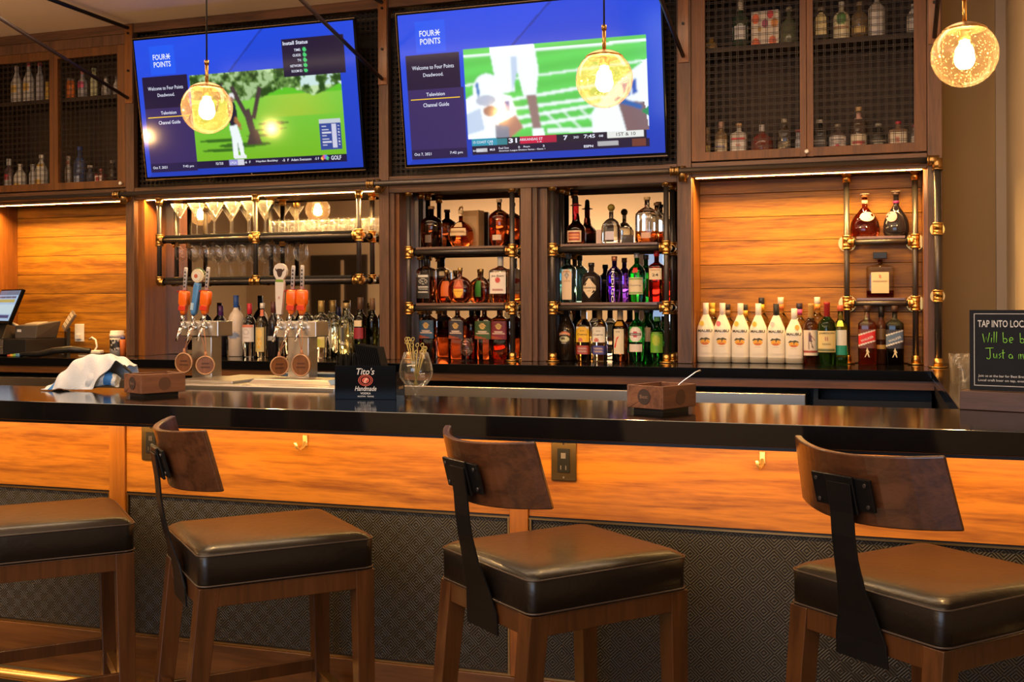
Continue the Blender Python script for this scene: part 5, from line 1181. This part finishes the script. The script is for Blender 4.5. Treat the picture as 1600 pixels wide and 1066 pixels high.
lettering([('AUSTIN ★ TEXAS' if 0 else 'AUSTIN  TEXAS', .100, .0095, .0045, .053, .012)], fy, M['white'], cs)
tx = lettering([('Handmade', 0, 0, .013, .06, .01, .3)], lambda p, q: 0, cmat((.6, .42, .2), .4), cs)
for v in tx.data.vertices: v.co = (W_ + .0006, D_ * .55 + v.co.x, .035 + v.co.z)
ca, sa = math.cos(R(ang)), math.sin(R(ang))
def loc(u, v): return (x + u * ca - v * sa, y + u * sa + v * ca)
rng = random.Random(4)
for i in range(56):
    u = .007 + (i % 14) * .0054 + rng.uniform(-.001, .001); v = .016 + (i // 14) * .022
    cx, cy_ = loc(u, v); lx, ly = rng.uniform(-.006, .006), rng.uniform(-.004, .004)
    o = MB().cyl((0, 0, 0), (lx, ly, .136 + rng.uniform(-.006, .004)), .0024, n=6).build('cocktail_straw', M['blackmatte']); o.location = (cx, cy_, 1.0748)
    tag(o, 'short black cocktail straw standing bunched in the left pocket of the black caddy', 'straw', 'black straws in the caddy')
for i in range(12):
    u = .112 + i * .0062; cx, cy_ = loc(u, .05)
    h_ = .172 - .001 * i
    o = MB().box(-.0022, .0022, -.04, .04, 0, h_).xf(Matrix.Rotation(R(-13), 4, 'Y')).build('black_napkin', M['blackmatte'], None, .0006); o.location = (cx - .012, cy_, 1.0748); o.rotation_euler = (0, 0, R(ang))
    tag(o, 'black paper napkin leaning in the stack in the right pocket of the black caddy', 'napkin', 'black napkins in the caddy')

# large snifter with picks
x, y = bar_pt(650, 623)
big = [(.036, 0), (.036, .0025), (.010, .006), (.0095, .024), (.016, .031), (.036, .046), (.050, .066), (.0535, .086), (.050, .108), (.038, .146), (.0368, .146), (.0488, .108), (.0522, .086), (.0488, .067), (.034, .047), (.003, .034)]
q = lathe_glass('stemmed_glass', big, 'big snifter holding knotted bamboo picks beside the black caddy', 'glass', None, (x, y, 1.0703), 'glassware' if 'glassware' in M else 'thin', 40)
water = None
for i in range(13):
    a = i * 2.4; r0 = .012 + .008 * (i % 3); tx_, ty_ = .030 * math.cos(a), .030 * math.sin(a); bx, by = -.3 * r0 * math.cos(a), -.3 * r0 * math.sin(a); hz_ = .142 + .010 * ((i * 7) % 5)
    o = thing('bamboo_pick', 'knotted bamboo cocktail pick standing in the big snifter', 'pick', (x, y, 1.0703), 0, 'bamboo picks in the snifter')
    MB().tube([(bx, by, .040), (tx_, ty_, hz_)], .0011, 5).build('stick', cmat((.50, .38, .10), .5), o)
    kn = [(tx_ + .005 * math.cos(s_ * .9), ty_ + .003 * math.sin(s_), hz_ + .006 + .006 * math.sin(s_ * .9)) for s_ in range(8)]
    MB().tube(kn, .0011, 5).build('knot', cmat((.60, .48, .16), .5), o)

# towel
x, y = -2.655, 3.335
t = thing('bar_towel', 'crumpled white bar towel with a blue stripe', 'towel', (x, y - .11, 1.0705), R(12))
nx, ny = 56, 36
PU = [(0, -.150, .003), (.10, -.135, .022), (.25, -.095, .062), (.42, -.035, .096), (.58, .022, .110), (.72, .070, .108), (.86, .112, .094), (1, .150, .074)]
def ip(u):
    for a, c in zip(PU[:-1], PU[1:]):
        if u <= c[0] + 1e-9:
            w_ = (u - a[0]) / (c[0] - a[0]); return a[1] + (c[1] - a[1]) * w_, a[2] + (c[2] - a[2]) * w_
def cloth(u, v):        # v 0 at the back edge, 1 at the front hem
    X, Z = ip(u); drop = 1 - max(0, (v - .35) / .65) ** 2.2 * (1.0 if u < .62 else max(0, 1 - (u - .62) * 4.2))
    back = min(1, .25 + v * 3)
    z = Z * drop * back; yy = .055 - .125 * v - .020 * math.sin(PI * v) * math.sin(PI * u)
    fold = .010 * math.sin(u * 15 + v * 4) * math.sin(PI * u) * (.3 + v) + .005 * math.sin(u * 34 - v * 9)
    return (X + .02 * v * (u - .5), yy - fold * v, max(.004, (z + fold * .6) * 1.15))
vs = [cloth(i / (nx - 1), j / (ny - 1)) for j in range(ny) for i in range(nx)]
fs = [(j * nx + i, j * nx + i + 1, (j + 1) * nx + i + 1, (j + 1) * nx + i) for j in range(ny - 1) for i in range(nx - 1)]
b = MB(); b.add(vs, fs, 0, True)
for f in range(len(fs)):
    if f % (nx - 1) in (8, 9, 10): b.m[f] = 1
o = b.build('cloth', [M['towel'], M['towelblue']], t, recalc=False); so = o.modifiers.new('thick', 'SOLIDIFY'); so.thickness = .003; so.offset = 0
sb_ = o.modifiers.new('smooth', 'SUBSURF'); sb_.levels = 1; sb_.render_levels = 1
# a rolled inner fold below the free corner
b = MB(); rs = []
for i in range(9):
    u = i / 8; cx = .005 + .105 * u; cz = .030 + .014 * math.sin(3 * u); rr_ = .026 + .005 * math.sin(5 * u)
    rs.append([(cx + .004 * math.sin(k_ * 1.3), -.040 + rr_ * math.cos(2 * PI * k_ / 14) * (1 + .12 * math.sin(3 * k_)), max(.004, cz + rr_ * math.sin(2 * PI * k_ / 14) * (1 + .1 * math.cos(2 * k_)))) for k_ in range(14)])
b.rings(rs)
for f in range(len(b.m)):
    if f // 14 in (5, 6): b.m[f] = 1
b.build('inner_fold', [M['towel'], M['towelblue']], t)

# chalkboard sign
x, y = bar_pt(1499, 640)
t = thing('chalkboard_sign', 'black chalkboard sign with green handwriting on a wooden base', 'sign', (x, y, 1.0703), R(-17))
MB().box(0, .30, 0, .075, 0, .052).build('wood_base', wood('sign_base_wood', (.05, .022, .016), (.12, .06, .045), 'X', .5, .1), t, .002)
bd_ = MB().box(.020, .30, .030, .037, .053, .276).build('board', mat('chalkboard', (.008, .009, .012), .5, spec=.2), t, .001)
b = MB()
for (a, c, d, e) in ((.032, .0336, .066, .266), (.2984, .30, .066, .266)): b.box(a, c, .0293, .0298, d, e)
b.box(.032, .30, .0293, .0298, .2645, .266).box(.032, .30, .0293, .0298, .066, .0676).build('border_line', M['white'], bd_)
sy = lambda p, q: .0290
lettering([('TAP INTO LOCAL', .111, .238, .0195, .138, .012)], sy, M['white'], bd_)
lettering([('Join us at the bar for Best Brews?', .108, .093, .0085, .130, .004)], sy, M['white'], bd_)
lettering([('Local craft beer on tap, every evening', .122, .081, .0085, .158, .004)], sy, M['white'], bd_)
GR = mat('green_chalk', (.32, .85, .10), .6, emit=None)
def strokes(b, x0, z0, s, gl):
    for pl in gl: b.tube([(x0 + p * s, .0285, z0 + q * s) for p, q in pl], .0010, 5)
def arc(cx, cz, rx, rz_, a0, a1, n=9): return [(cx + rx * math.cos(R(a0 + (a1 - a0) * i / n)), cz + rz_ * math.sin(R(a0 + (a1 - a0) * i / n))) for i in range(n + 1)]
b = MB()
strokes(b, .055, .186, .030, [[(0, .8), (.15, 0), (.32, .55), (.45, .02), (.60, .9)], [(.75, 0), (.78, .45)], [(.79, .65), (.80, .68)], [(.98, 0), (1.0, 1)], [(1.18, 0), (1.22, 1)],
                              [(1.75, .95), (1.78, .05)], arc(1.93, .2, .17, .2, 150, -170), [(2.32, .22), (2.6, .28)] + arc(2.45, .25, .16, .24, 10, 300), [(3.2, .9), (3.22, .05)], arc(3.37, .2, .17, .2, 150, -170)])
b.build('handwriting', GR, bd_)
b = MB()
strokes(b, .062, .142, .028, [[(0, 1.0), (.75, 1.05)], [(.42, 1.0), (.45, .2)] + arc(.28, .15, .17, .2, 0, -160), [(.75, .5), (.78, .1), (.95, .05), (1.05, .5), (1.08, .02)], [(1.42, .5), (1.25, .4), (1.42, .22), (1.25, .02)], [(1.62, .9), (1.62, .05), (1.72, .02)], [(1.5, .55), (1.8, .6)],
                              arc(2.32, .25, .17, .2, 60, 400) + [(2.52, .02)], [(3.05, 0), (3.05, .45), (3.2, .5), (3.25, 0), (3.27, .42), (3.42, .5), (3.48, 0)], arc(3.8, .22, .15, .2, 0, 360)])
b.build('handwriting', GR, bd_)

# tumblers beside the sign
tum = [(.001, .006), (.030, .006), (.038, .098), (.040, .098), (.0335, .0), (.001, 0)]
for i, (px, py, Y, lb) in enumerate(((1503, 598, 4.35, 'front clear tumbler in the cluster left of the chalkboard sign'), (1513, 590, 4.62, 'clear tumbler at the back of the cluster, close to the sign edge'), (1499, 588, 4.60, 'leftmost back tumbler of the cluster by the chalkboard sign'))):
    X, _ = onY(px, py, Y); lathe_glass('glass_tumbler', tum, lb, 'tumbler', 'clear tumblers by the sign', (X, Y, 1.0705), 'thin', 24)

# ================================================================== TILL NICHE
def P5(px, py, Y): return onY(px, py, Y)
t = thing('cash_drawer', 'grey metal cash drawer on the back counter at far left', 'cash drawer', (-5.005, 5.40, 1.0705))
MB().box(-.22, .22, -.17, .17, .006, .098).build('case', M['blackplastic'], t, .003)
MB().box(-.22, .055, -.176, -.1705, .008, .096).build('drawer_front', M['grey'], t, .002)
MB().box(-.04, .06, -.180, -.1765, .050, .056).build('pull_slot', M['steel'], t.children[-1])
for sx in (-.2, .2):
    for sy_ in (-.15, .15): MB().box(sx - .01, sx + .01, sy_ - .01, sy_ + .01, 0, .0058).build('foot', M['white'], t)
t = thing('touch_screen_till', 'tilted touch screen till monitor cut by the left edge', 'monitor', (-5.07, 5.34, 1.1692))
tl = Matrix.Translation((0, -.02, .10)) @ Matrix.Rotation(R(-28), 4, 'Z') @ Matrix.Rotation(R(-22), 4, 'X')
MB().box(-.19, .17, 0, .022, -.01, .215).xf(tl).build('frame', M['blackgloss'], t, .003)
cv = Canvas(40, 30, (.45, .62, .85)); cv.rect(0, 0, 1, .15, (.15, .2, .3)); cv.rect(0, .18, .9, .26, (.12, .12, .2)); cv.rect(0, .30, .9, .40, (.55, .45, .12)); cv.rect(0, .45, 1, .78, (.62, .78, .85)); cv.rect(0, .80, .9, .90, (.08, .07, .2))
for i in range(6): cv.rect(.1 + i * .14, .19, .11 + i * .14, .25, (.3, .3, .5))
s_ = patch('screen', cv, -.18, .157, .008, .205, lambda a, b_: -.0008, vcol('till_screen_picture', .8), t)
for v in s_.data.vertices: v.co = tl @ v.co
MB().hexa([(-.10, -.10, 0), (.10, -.10, 0), (.10, .10, 0), (-.10, .10, 0)], [(-.04, .0, .085), (.04, .0, .085), (.04, .03, .085), (-.04, .03, .085)]).build('stand', M['blackplastic'], t, .004)
MB().tube([(.07, .08, .01), (.10, .04, .05), (.12, .0, .075), (.08, .0, .09)], .012).build('stand_arm', cmat((.45, .40, .36), .4), t)
t = thing('receipt_printer', 'boxy grey receipt printer standing on the cash drawer', 'printer', (-4.865, 5.42, 1.1692))
MB().hexa([(-.095, -.09, .0), (.060, -.09, .0), (.060, .09, .0), (-.095, .09, .0)], [(-.095, -.09, .078), (.075, -.09, .082), (.095, .09, .105), (-.07, .09, .100)]).build('body', M['grey'], t, .006)
MB().box(-.075, -.045, -.0915, -.0905, .040, .055).build('button', M['white'], t)
MB().hexa([(-.06, -.05, .084), (.04, -.05, .086), (.05, .03, .096), (-.05, .03, .094)], [(-.055, -.045, .090), (.035, -.045, .092), (.045, .025, .102), (-.045, .025, .100)]).build('paper_cover', cmat((.30, .25, .20), .4), t, .001)
t = thing('card_reader_keypad', 'pale keypad propped up behind the receipt printer', 'keypad', (-4.80, 5.58, 1.0705), R(-35))
kl = Matrix.Translation((0, 0, .165)) @ Matrix.Rotation(R(24), 4, 'Y') @ Matrix.Rotation(R(-25), 4, 'X')
MB().box(-.034, .034, -.008, .008, -.02, .105).xf(kl).build('housing', cmat((.16, .12, .09), .4), t, .003)
for i in range(3):
    for j in range(4): MB().box(-.027 + i * .019, -.013 + i * .019, -.011, -.0085, .0 + j * .025, .018 + j * .025).xf(kl).build('key', cmat((.45, .40, .34), .4), t)
MB().box(-.03, .03, .0, .02, 0, .16).build('stand', M['blackplastic'], t)
x, z = P5(124, 520, 5.645)
t = thing('wall_outlet', 'white wall outlet plate low on the planks right of the printer', 'outlet', (x, 5.6485, z))
MB().box(-.035, .035, -.006, 0, -.055, .055).build('plate', M['white'], t, .002)
MB().box(-.016, .016, -.030, -.0062, -.04, -.01).build('plug', M['white'], t, .003)
x = P5(140, 548, 5.56)[0]
t = thing('white_cable', 'white power cable and adapter lying in a loop on the counter', 'cable', (x, 5.56, 1.0705))
MB().tube([(-.06, .07, .085), (-.03, .05, .095), (.0, .02, .100), (.045, .0, .085), (.062, -.01, .045), (.045, -.02, .010), (.0, -.03, .008), (-.05, -.02, .008), (-.08, .0, .008)], .006).build('cord', M['white'], t)
MB().box(.03, .10, -.03, .01, .0, .024).build('adapter', M['white'], t, .008, 3)
x0 = P5(88, 560, 5.25)[0]
t = thing('cable_bundle', 'black cable bundle with a rainbow ribbon end before the printer', 'cables', (x0, 5.165, 1.0705))
MB().tube([(-.18, .0, .012), (-.05, .0, .016), (.05, .005, .035), (.16, .02, .045), (.26, .06, .035)], [.012, .016, .02, .02, .016]).build('cable', M['blackplastic'], t)
for i, c in enumerate(((.6, .1, .05), (.7, .4, .05), (.2, .45, .08), (.1, .25, .5))): MB().box(-.26 + i * .02, -.241 + i * .02, -.02, .01, .002, .012 + .002 * i).build('ribbon_end', cmat(c, .5), t)
x, z = P5(183, 556, 5.50)
t = thing('storage_tub', 'black and white patterned tub with white lid beside the post', 'tub', (x, 5.50, 1.0705))
MB().lathe([(.042, 0), (.042, .105)], n=26).build('tub', cmat((.55, .53, .5), .4), t)
cv = Canvas(24, 14, (.02, .02, .02)); rg = np.random.default_rng(5)
for i in range(14): cv.ell(rg.random(), rg.random(), .06, .10, (.6, .58, .55))
patch('label', cv, -.040, .040, .028, .092, lambda p, q: -math.sqrt(max(0, .0425 ** 2 - p * p)) - .0003, V_PRINT, t)
MB().lathe([(.044, .105), (.044, .123), (.040, .125), (.040, .142), (.036, .145)], n=26).build('lid', M['white'], t)
x, z = P5(197, 556, 5.47)
t = thing('pill_bottle', 'orange bottle with blue and white cap tucked by the post', 'bottle', (x - .012, 5.455, 1.0705))
MB().lathe([(.017, 0), (.017, .088), (.013, .095)], n=18).build('body', cmat((.85, .22, .05), .3), t)
MB().lathe([(.014, .0955), (.014, .112)], n=18).build('cap', cmat((.10, .12, .35), .4), t)

# glasses stored in the dark cabinet
for i, px in enumerate((1337, 1361, 1380)):
    X, _ = onY(px, 625, 5.28); lathe_glass('stored_glass', [(q, z) for q, z in wine], 'dim wine glass standing inside the dark open cabinet at right', 'wine glass', 'glasses in the dark cabinet', (-.20 + .075 * i, 5.28, .6405), 'thin', 20)

# sprinkler
x, y = -4.95, 4.75
t = thing('ceiling_sprinkler', 'small white ceiling sprinkler at the top left corner', 'sprinkler', (x, y, 3.0195))
MB().lathe([(.0, 0), (.034, 0), (.030, -.008), (.012, -.012), (.010, -.03), (.022, -.034), (.022, -.037), (.001, -.037)][1:], n=20).build('body', M['white'], t)

# ================================================================== BOTTLES IN THE MESH CABINETS
CY = 5.53; ZU, ZL = 2.6225, 2.0785
def cb(px, w_, h_, lb, shape, glass, capc, labels=(), texts=(), up=False, n=2, cap='flat', Y=CY, grp=None, nb=.0125):
    bottle('stored_bottle', px, 100, w_, h_, lb, shape, glass, 0, None, nb, n, .9, cap, capc, 0, labels=labels, texts=texts, group=grp, Y=Y, Z=ZU if up else ZL, opaque=True)
gl_, gr_ = 'bottles in the left mesh cabinet', 'bottles in the right mesh cabinet'
fr = (.50, .47, .44)
for px, h_, cc, lb in ((26, 60, (.45, .35, .38), 'leftmost frosted white rum bottle on the upper shelf of the left mesh cabinet'), (45, 64, (.5, .12, .15), 'frosted white rum bottle with red cap on the upper shelf, left mesh cabinet')):
    cb(px, 18, h_, lb, 'rum', fr, cc, [(.30, .48, .6, (.55, .35, .08))], up=True, grp=gl_)
cb(62, 13, 64, 'slim clear bottle with red top beside the upper frosted rums', 'std', (.35, .33, .36), (.45, .08, .10), up=True, grp=gl_)
cb(74, 9, 32, 'small golden bottle at the right edge of the left cabinet pane', 'squat', (.45, .28, .06), (.3, .2, .05), up=True, grp=gl_)
cb(110, 15, 34, 'orange jar-like bottle on the upper shelf by the cabinet stile', 'mason', (.62, .16, .03), (.25, .2, .18), up=True, grp=gl_, nb=.02)
cb(129, 15, 44, 'clear bottle with pink red label on the upper shelf', 'std', (.35, .33, .36), (.35, .1, .12), [(.40, .62, .8, (.50, .05, .15))], up=True, grp=gl_)
cb(147, 12, 48, 'pale yellow-green bottle on the upper shelf of the left cabinet', 'std', (.45, .45, .28), (.3, .32, .2), up=True, grp=gl_)
cb(166, 16, 34, 'squat bottle with large round white label near the cabinet corner', 'squat', (.30, .27, .25), (.05, .05, .05), [(.40, .85, .95, (.62, .58, .56))], up=True, grp=gl_)
cb(183, 14, 34, 'squat white-labelled bottle cut by the cabinet corner', 'squat', (.30, .27, .25), (.05, .05, .05), [(.30, .80, .9, (.55, .52, .5))], up=True, grp=gl_)
cb(13, 15, 52, 'dark bottle with white cap and red label, bottom left of the left cabinet', 'std', (.12, .08, .08), (.62, .58, .56), [(.12, .48, .9, (.5, .45, .42)), (.36, .52, .6, (.5, .04, .05))], grp=gl_, cap='long')
cb(31, 20, 43, 'short frosted rum bottle with yellow sticker on the lower shelf', 'rum', fr, (.5, .47, .44), [(.12, .30, .5, (.55, .35, .08))], grp=gl_)
cb(50, 11, 42, 'slim silvery bottle between the two lower frosted rums', 'std', (.40, .38, .38), (.35, .33, .33), grp=gl_)
cb(64, 21, 56, 'tall frosted rum bottle with yellow neck on the lower shelf by the stile', 'rum', fr, (.6, .55, .48), [(.12, .30, .6, (.5, .30, .08)), (.66, .74, .9, (.55, .35, .06))], grp=gl_)
cb(106, 11, 52, 'slim bottle with copper neck behind the left cabinet second door', 'std', (.35, .30, .26), (.5, .4, .35), [(.75, .85, .9, (.4, .12, .05))], grp=gl_)
cb(124, 19, 66, 'navy blue tall-necked bottle on the lower shelf behind the mesh', 'std', (.05, .07, .16), (.03, .06, .25), [(.05, .30, .5, (.25, .30, .45))], grp=gl_)
cb(140, 12, 36, 'small dark bottle with pale stopper behind the mesh', 'std', (.06, .06, .09), (.5, .47, .42), grp=gl_)
cb(157, 17, 30, 'squat bottle with white and red square label behind the mesh', 'square', (.15, .05, .04), (.2, .05, .04), [(.2, .75, .8, (.58, .45, .42)), (.35, .55, .4, (.45, .05, .05))], grp=gl_, n=5)
cb(175, 14, 42, 'dark bottle nearest the knob of the left cabinet', 'std', (.05, .035, .03), (.3, .26, .22), grp=gl_)
# right cabinet, upper shelf
cb(1111, 20, 22, 'tiny squat amber jar at the upper left of the right cabinet', 'squat', (.25, .15, .04), (.2, .12, .04), up=True, grp=gr_, n=3)
cb(1157, 24, 76, 'dark green bottle with wide white label on the upper shelf', 'std', (.03, .05, .035), (.5, .45, .4), [(.18, .46, .95, (.55, .55, .58))], up=True, grp=gr_, cap='long')
t = thing('patterned_gift_box', 'white gift box patterned with orange and red fruit on the upper cabinet shelf', 'box', (onY(1197, 60, 5.55)[0], 5.55, ZU), R(-4))
cv = Canvas(44, 44, (.60, .52, .46))
for a, c, r_, q in ((.15, .2, .14, (.65, .12, .04)), (.7, .1, .12, (.55, .04, .05)), (.85, .35, .13, (.65, .25, .05)), (.15, .9, .16, (.65, .12, .03)), (.78, .85, .14, (.65, .13, .05)), (.5, .35, .12, (.30, .06, .12)), (.3, .5, .07, (.55, .35, .1))): cv.ell(a, c, r_, r_, q)
MB().box(-.066, .066, -.035, .035, 0, .178).build('carton', M['white'], t, .001)
patch('printed_panel', cv, -.065, .065, .001, .177, lambda p, q: -.0356, V_PRINT, t)
cb(1233, 28, 60, 'round-shouldered clear bottle with cork by the cabinet middle stile', 'squat', (.10, .11, .07), (.35, .28, .18), up=True, grp=gr_)
cb(1283, 24, 56, 'square bottle with bright cream label just right of the middle stile', 'square', (.05, .04, .03), (.25, .2, .15), [(.20, .85, .66, (.75, .62, .30))], up=True, grp=gr_, n=5)
cb(1315, 25, 62, 'tall bottle with cream label and green round seal on the upper shelf', 'std', (.50, .46, .32), (.5, .47, .42), [(.02, .74, .95, pcv(13, 17, (.66, .60, .42), ('ell', .5, .25, .33, .22, (.08, .20, .06)), ('rect', 0, .55, 1, .62, (.5, .25, .1))))], up=True, grp=gr_)
cb(1343, 24, 60, 'brown bottle with tan label band on the upper shelf', 'std', (.13, .09, .05), (.2, .15, .1), [(.15, .34, .95, (.45, .32, .12))], up=True, grp=gr_)
cb(1370, 26, 74, 'tall arched bottle with silvery white front on the upper shelf', 'std', (.34, .32, .30), (.4, .38, .36), [(.05, .70, .6, (.50, .48, .50))], up=True, grp=gr_)
cb(1428, 22, 50, 'white-labelled bottle at the far right of the upper cabinet shelf', 'std', (.20, .19, .18), (.4, .36, .33), [(.15, .85, .9, (.56, .52, .50))], up=True, grp=gr_)
# right cabinet, lower shelf
cb(1104, 12, 52, 'narrow bottle with golden label at the lower left corner of the right cabinet', 'std', (.15, .08, .03), (.35, .22, .12), [(.10, .45, .9, (.55, .40, .10))], grp=gr_, cap='long')
cb(1126, 20, 60, 'bottle with arched cream and blue label, lower shelf left', 'std', (.22, .14, .07), (.35, .22, .18), [(.06, .52, .9, pcv(11, 11, (.60, .50, .36), ('rect', .1, .4, .9, .5, (.15, .15, .35))))], grp=gr_, cap='long')
cb(1154, 25, 56, 'square bottle with white label and red top edge, lower shelf', 'square', (.45, .42, .40), (.45, .28, .15), [(.0, .58, .96, pcv(11, 15, (.62, .58, .56), ('rect', 0, 0, 1, .12, (.5, .04, .05)), ('rect', .35, .3, .65, .4, (.45, .1, .08))))], grp=gr_, n=5)
cb(1190, 34, 52, 'wide round dark red bottle on the lower shelf', 'crown', (.16, .04, .03), (.4, .38, .4), grp=gr_, cap='long')
cb(1225, 20, 60, 'dark bottle with slanted gold lettering on the lower shelf', 'square', (.05, .035, .025), (.3, .26, .22), [(.15, .40, .9, pcv(11, 9, (.06, .04, .03), ('line', (0, .8), (1, .3), .15, (.45, .36, .18), 1, 1), ('line', (0, .5), (1, .0), .10, (.40, .30, .15), 1, 1)))], grp=gr_, n=4)
cb(1247, 10, 42, 'thin red-capped bottle with silver label by the middle stile', 'std', (.30, .30, .34), (.4, .05, .06), [(.1, .6, .9, (.5, .5, .55))], grp=gr_)
cb(1280, 24, 56, 'black square whiskey bottle with dim lettering right of the middle stile', 'square', (.03, .028, .026), (.5, .47, .42), [(.15, .50, .9, pcv(13, 11, (.03, .028, .026), ('rect', .1, .25, .9, .32, (.3, .28, .25)), ('rect', .15, .5, .85, .54, (.3, .28, .25))))], grp=gr_, n=5)
cb(1308, 26, 48, 'bottle with white label and red heart-like seal on the lower shelf', 'std', (.10, .07, .06), (.22, .18, .14), [(.0, .60, .96, pcv(15, 15, (.60, .55, .55), ('rect', .1, .2, .9, .27, (.1, .08, .08)), ('ell', .5, .62, .18, .16, (.50, .03, .06))))], grp=gr_)
cb(1341, 25, 74, 'long-necked bottle with neck tag and broad red numeral label', 'wine', (.06, .04, .03), (.40, .28, .14), [(.02, .40, .96, pcv(13, 13, (.62, .54, .42), ('rect', .15, .4, .85, .55, (.5, .05, .04)), ('line', (.7, .5), (.55, .95), .12, (.5, .05, .04), 1, 1))), (.72, .86, 1.0, (.50, .30, .26))], grp=gr_)
cb(1372, 26, 46, 'black bottle with arched silver lettering on the lower shelf', 'std', (.03, .028, .026), (.3, .28, .25), [(.18, .50, .9, pcv(13, 9, (.03, .028, .026), ('rect', .05, .3, .95, .45, (.36, .34, .30)), ('rect', .2, .6, .8, .68, (.3, .28, .25))))], grp=gr_)
cb(1403, 29, 48, 'square bottle with cream label and dark red top, lower shelf right', 'square', (.20, .13, .09), (.35, .03, .05), [(.0, .62, .96, pcv(11, 11, (.58, .50, .40), ('rect', .4, .3, .6, .6, (.45, .15, .12))))], grp=gr_, n=5)
cb(1429, 14, 42, 'white-labelled bottle squeezed at the lower right cabinet corner', 'std', (.2, .18, .17), (.3, .1, .1), [(.0, .7, .96, (.58, .52, .48))], grp=gr_)
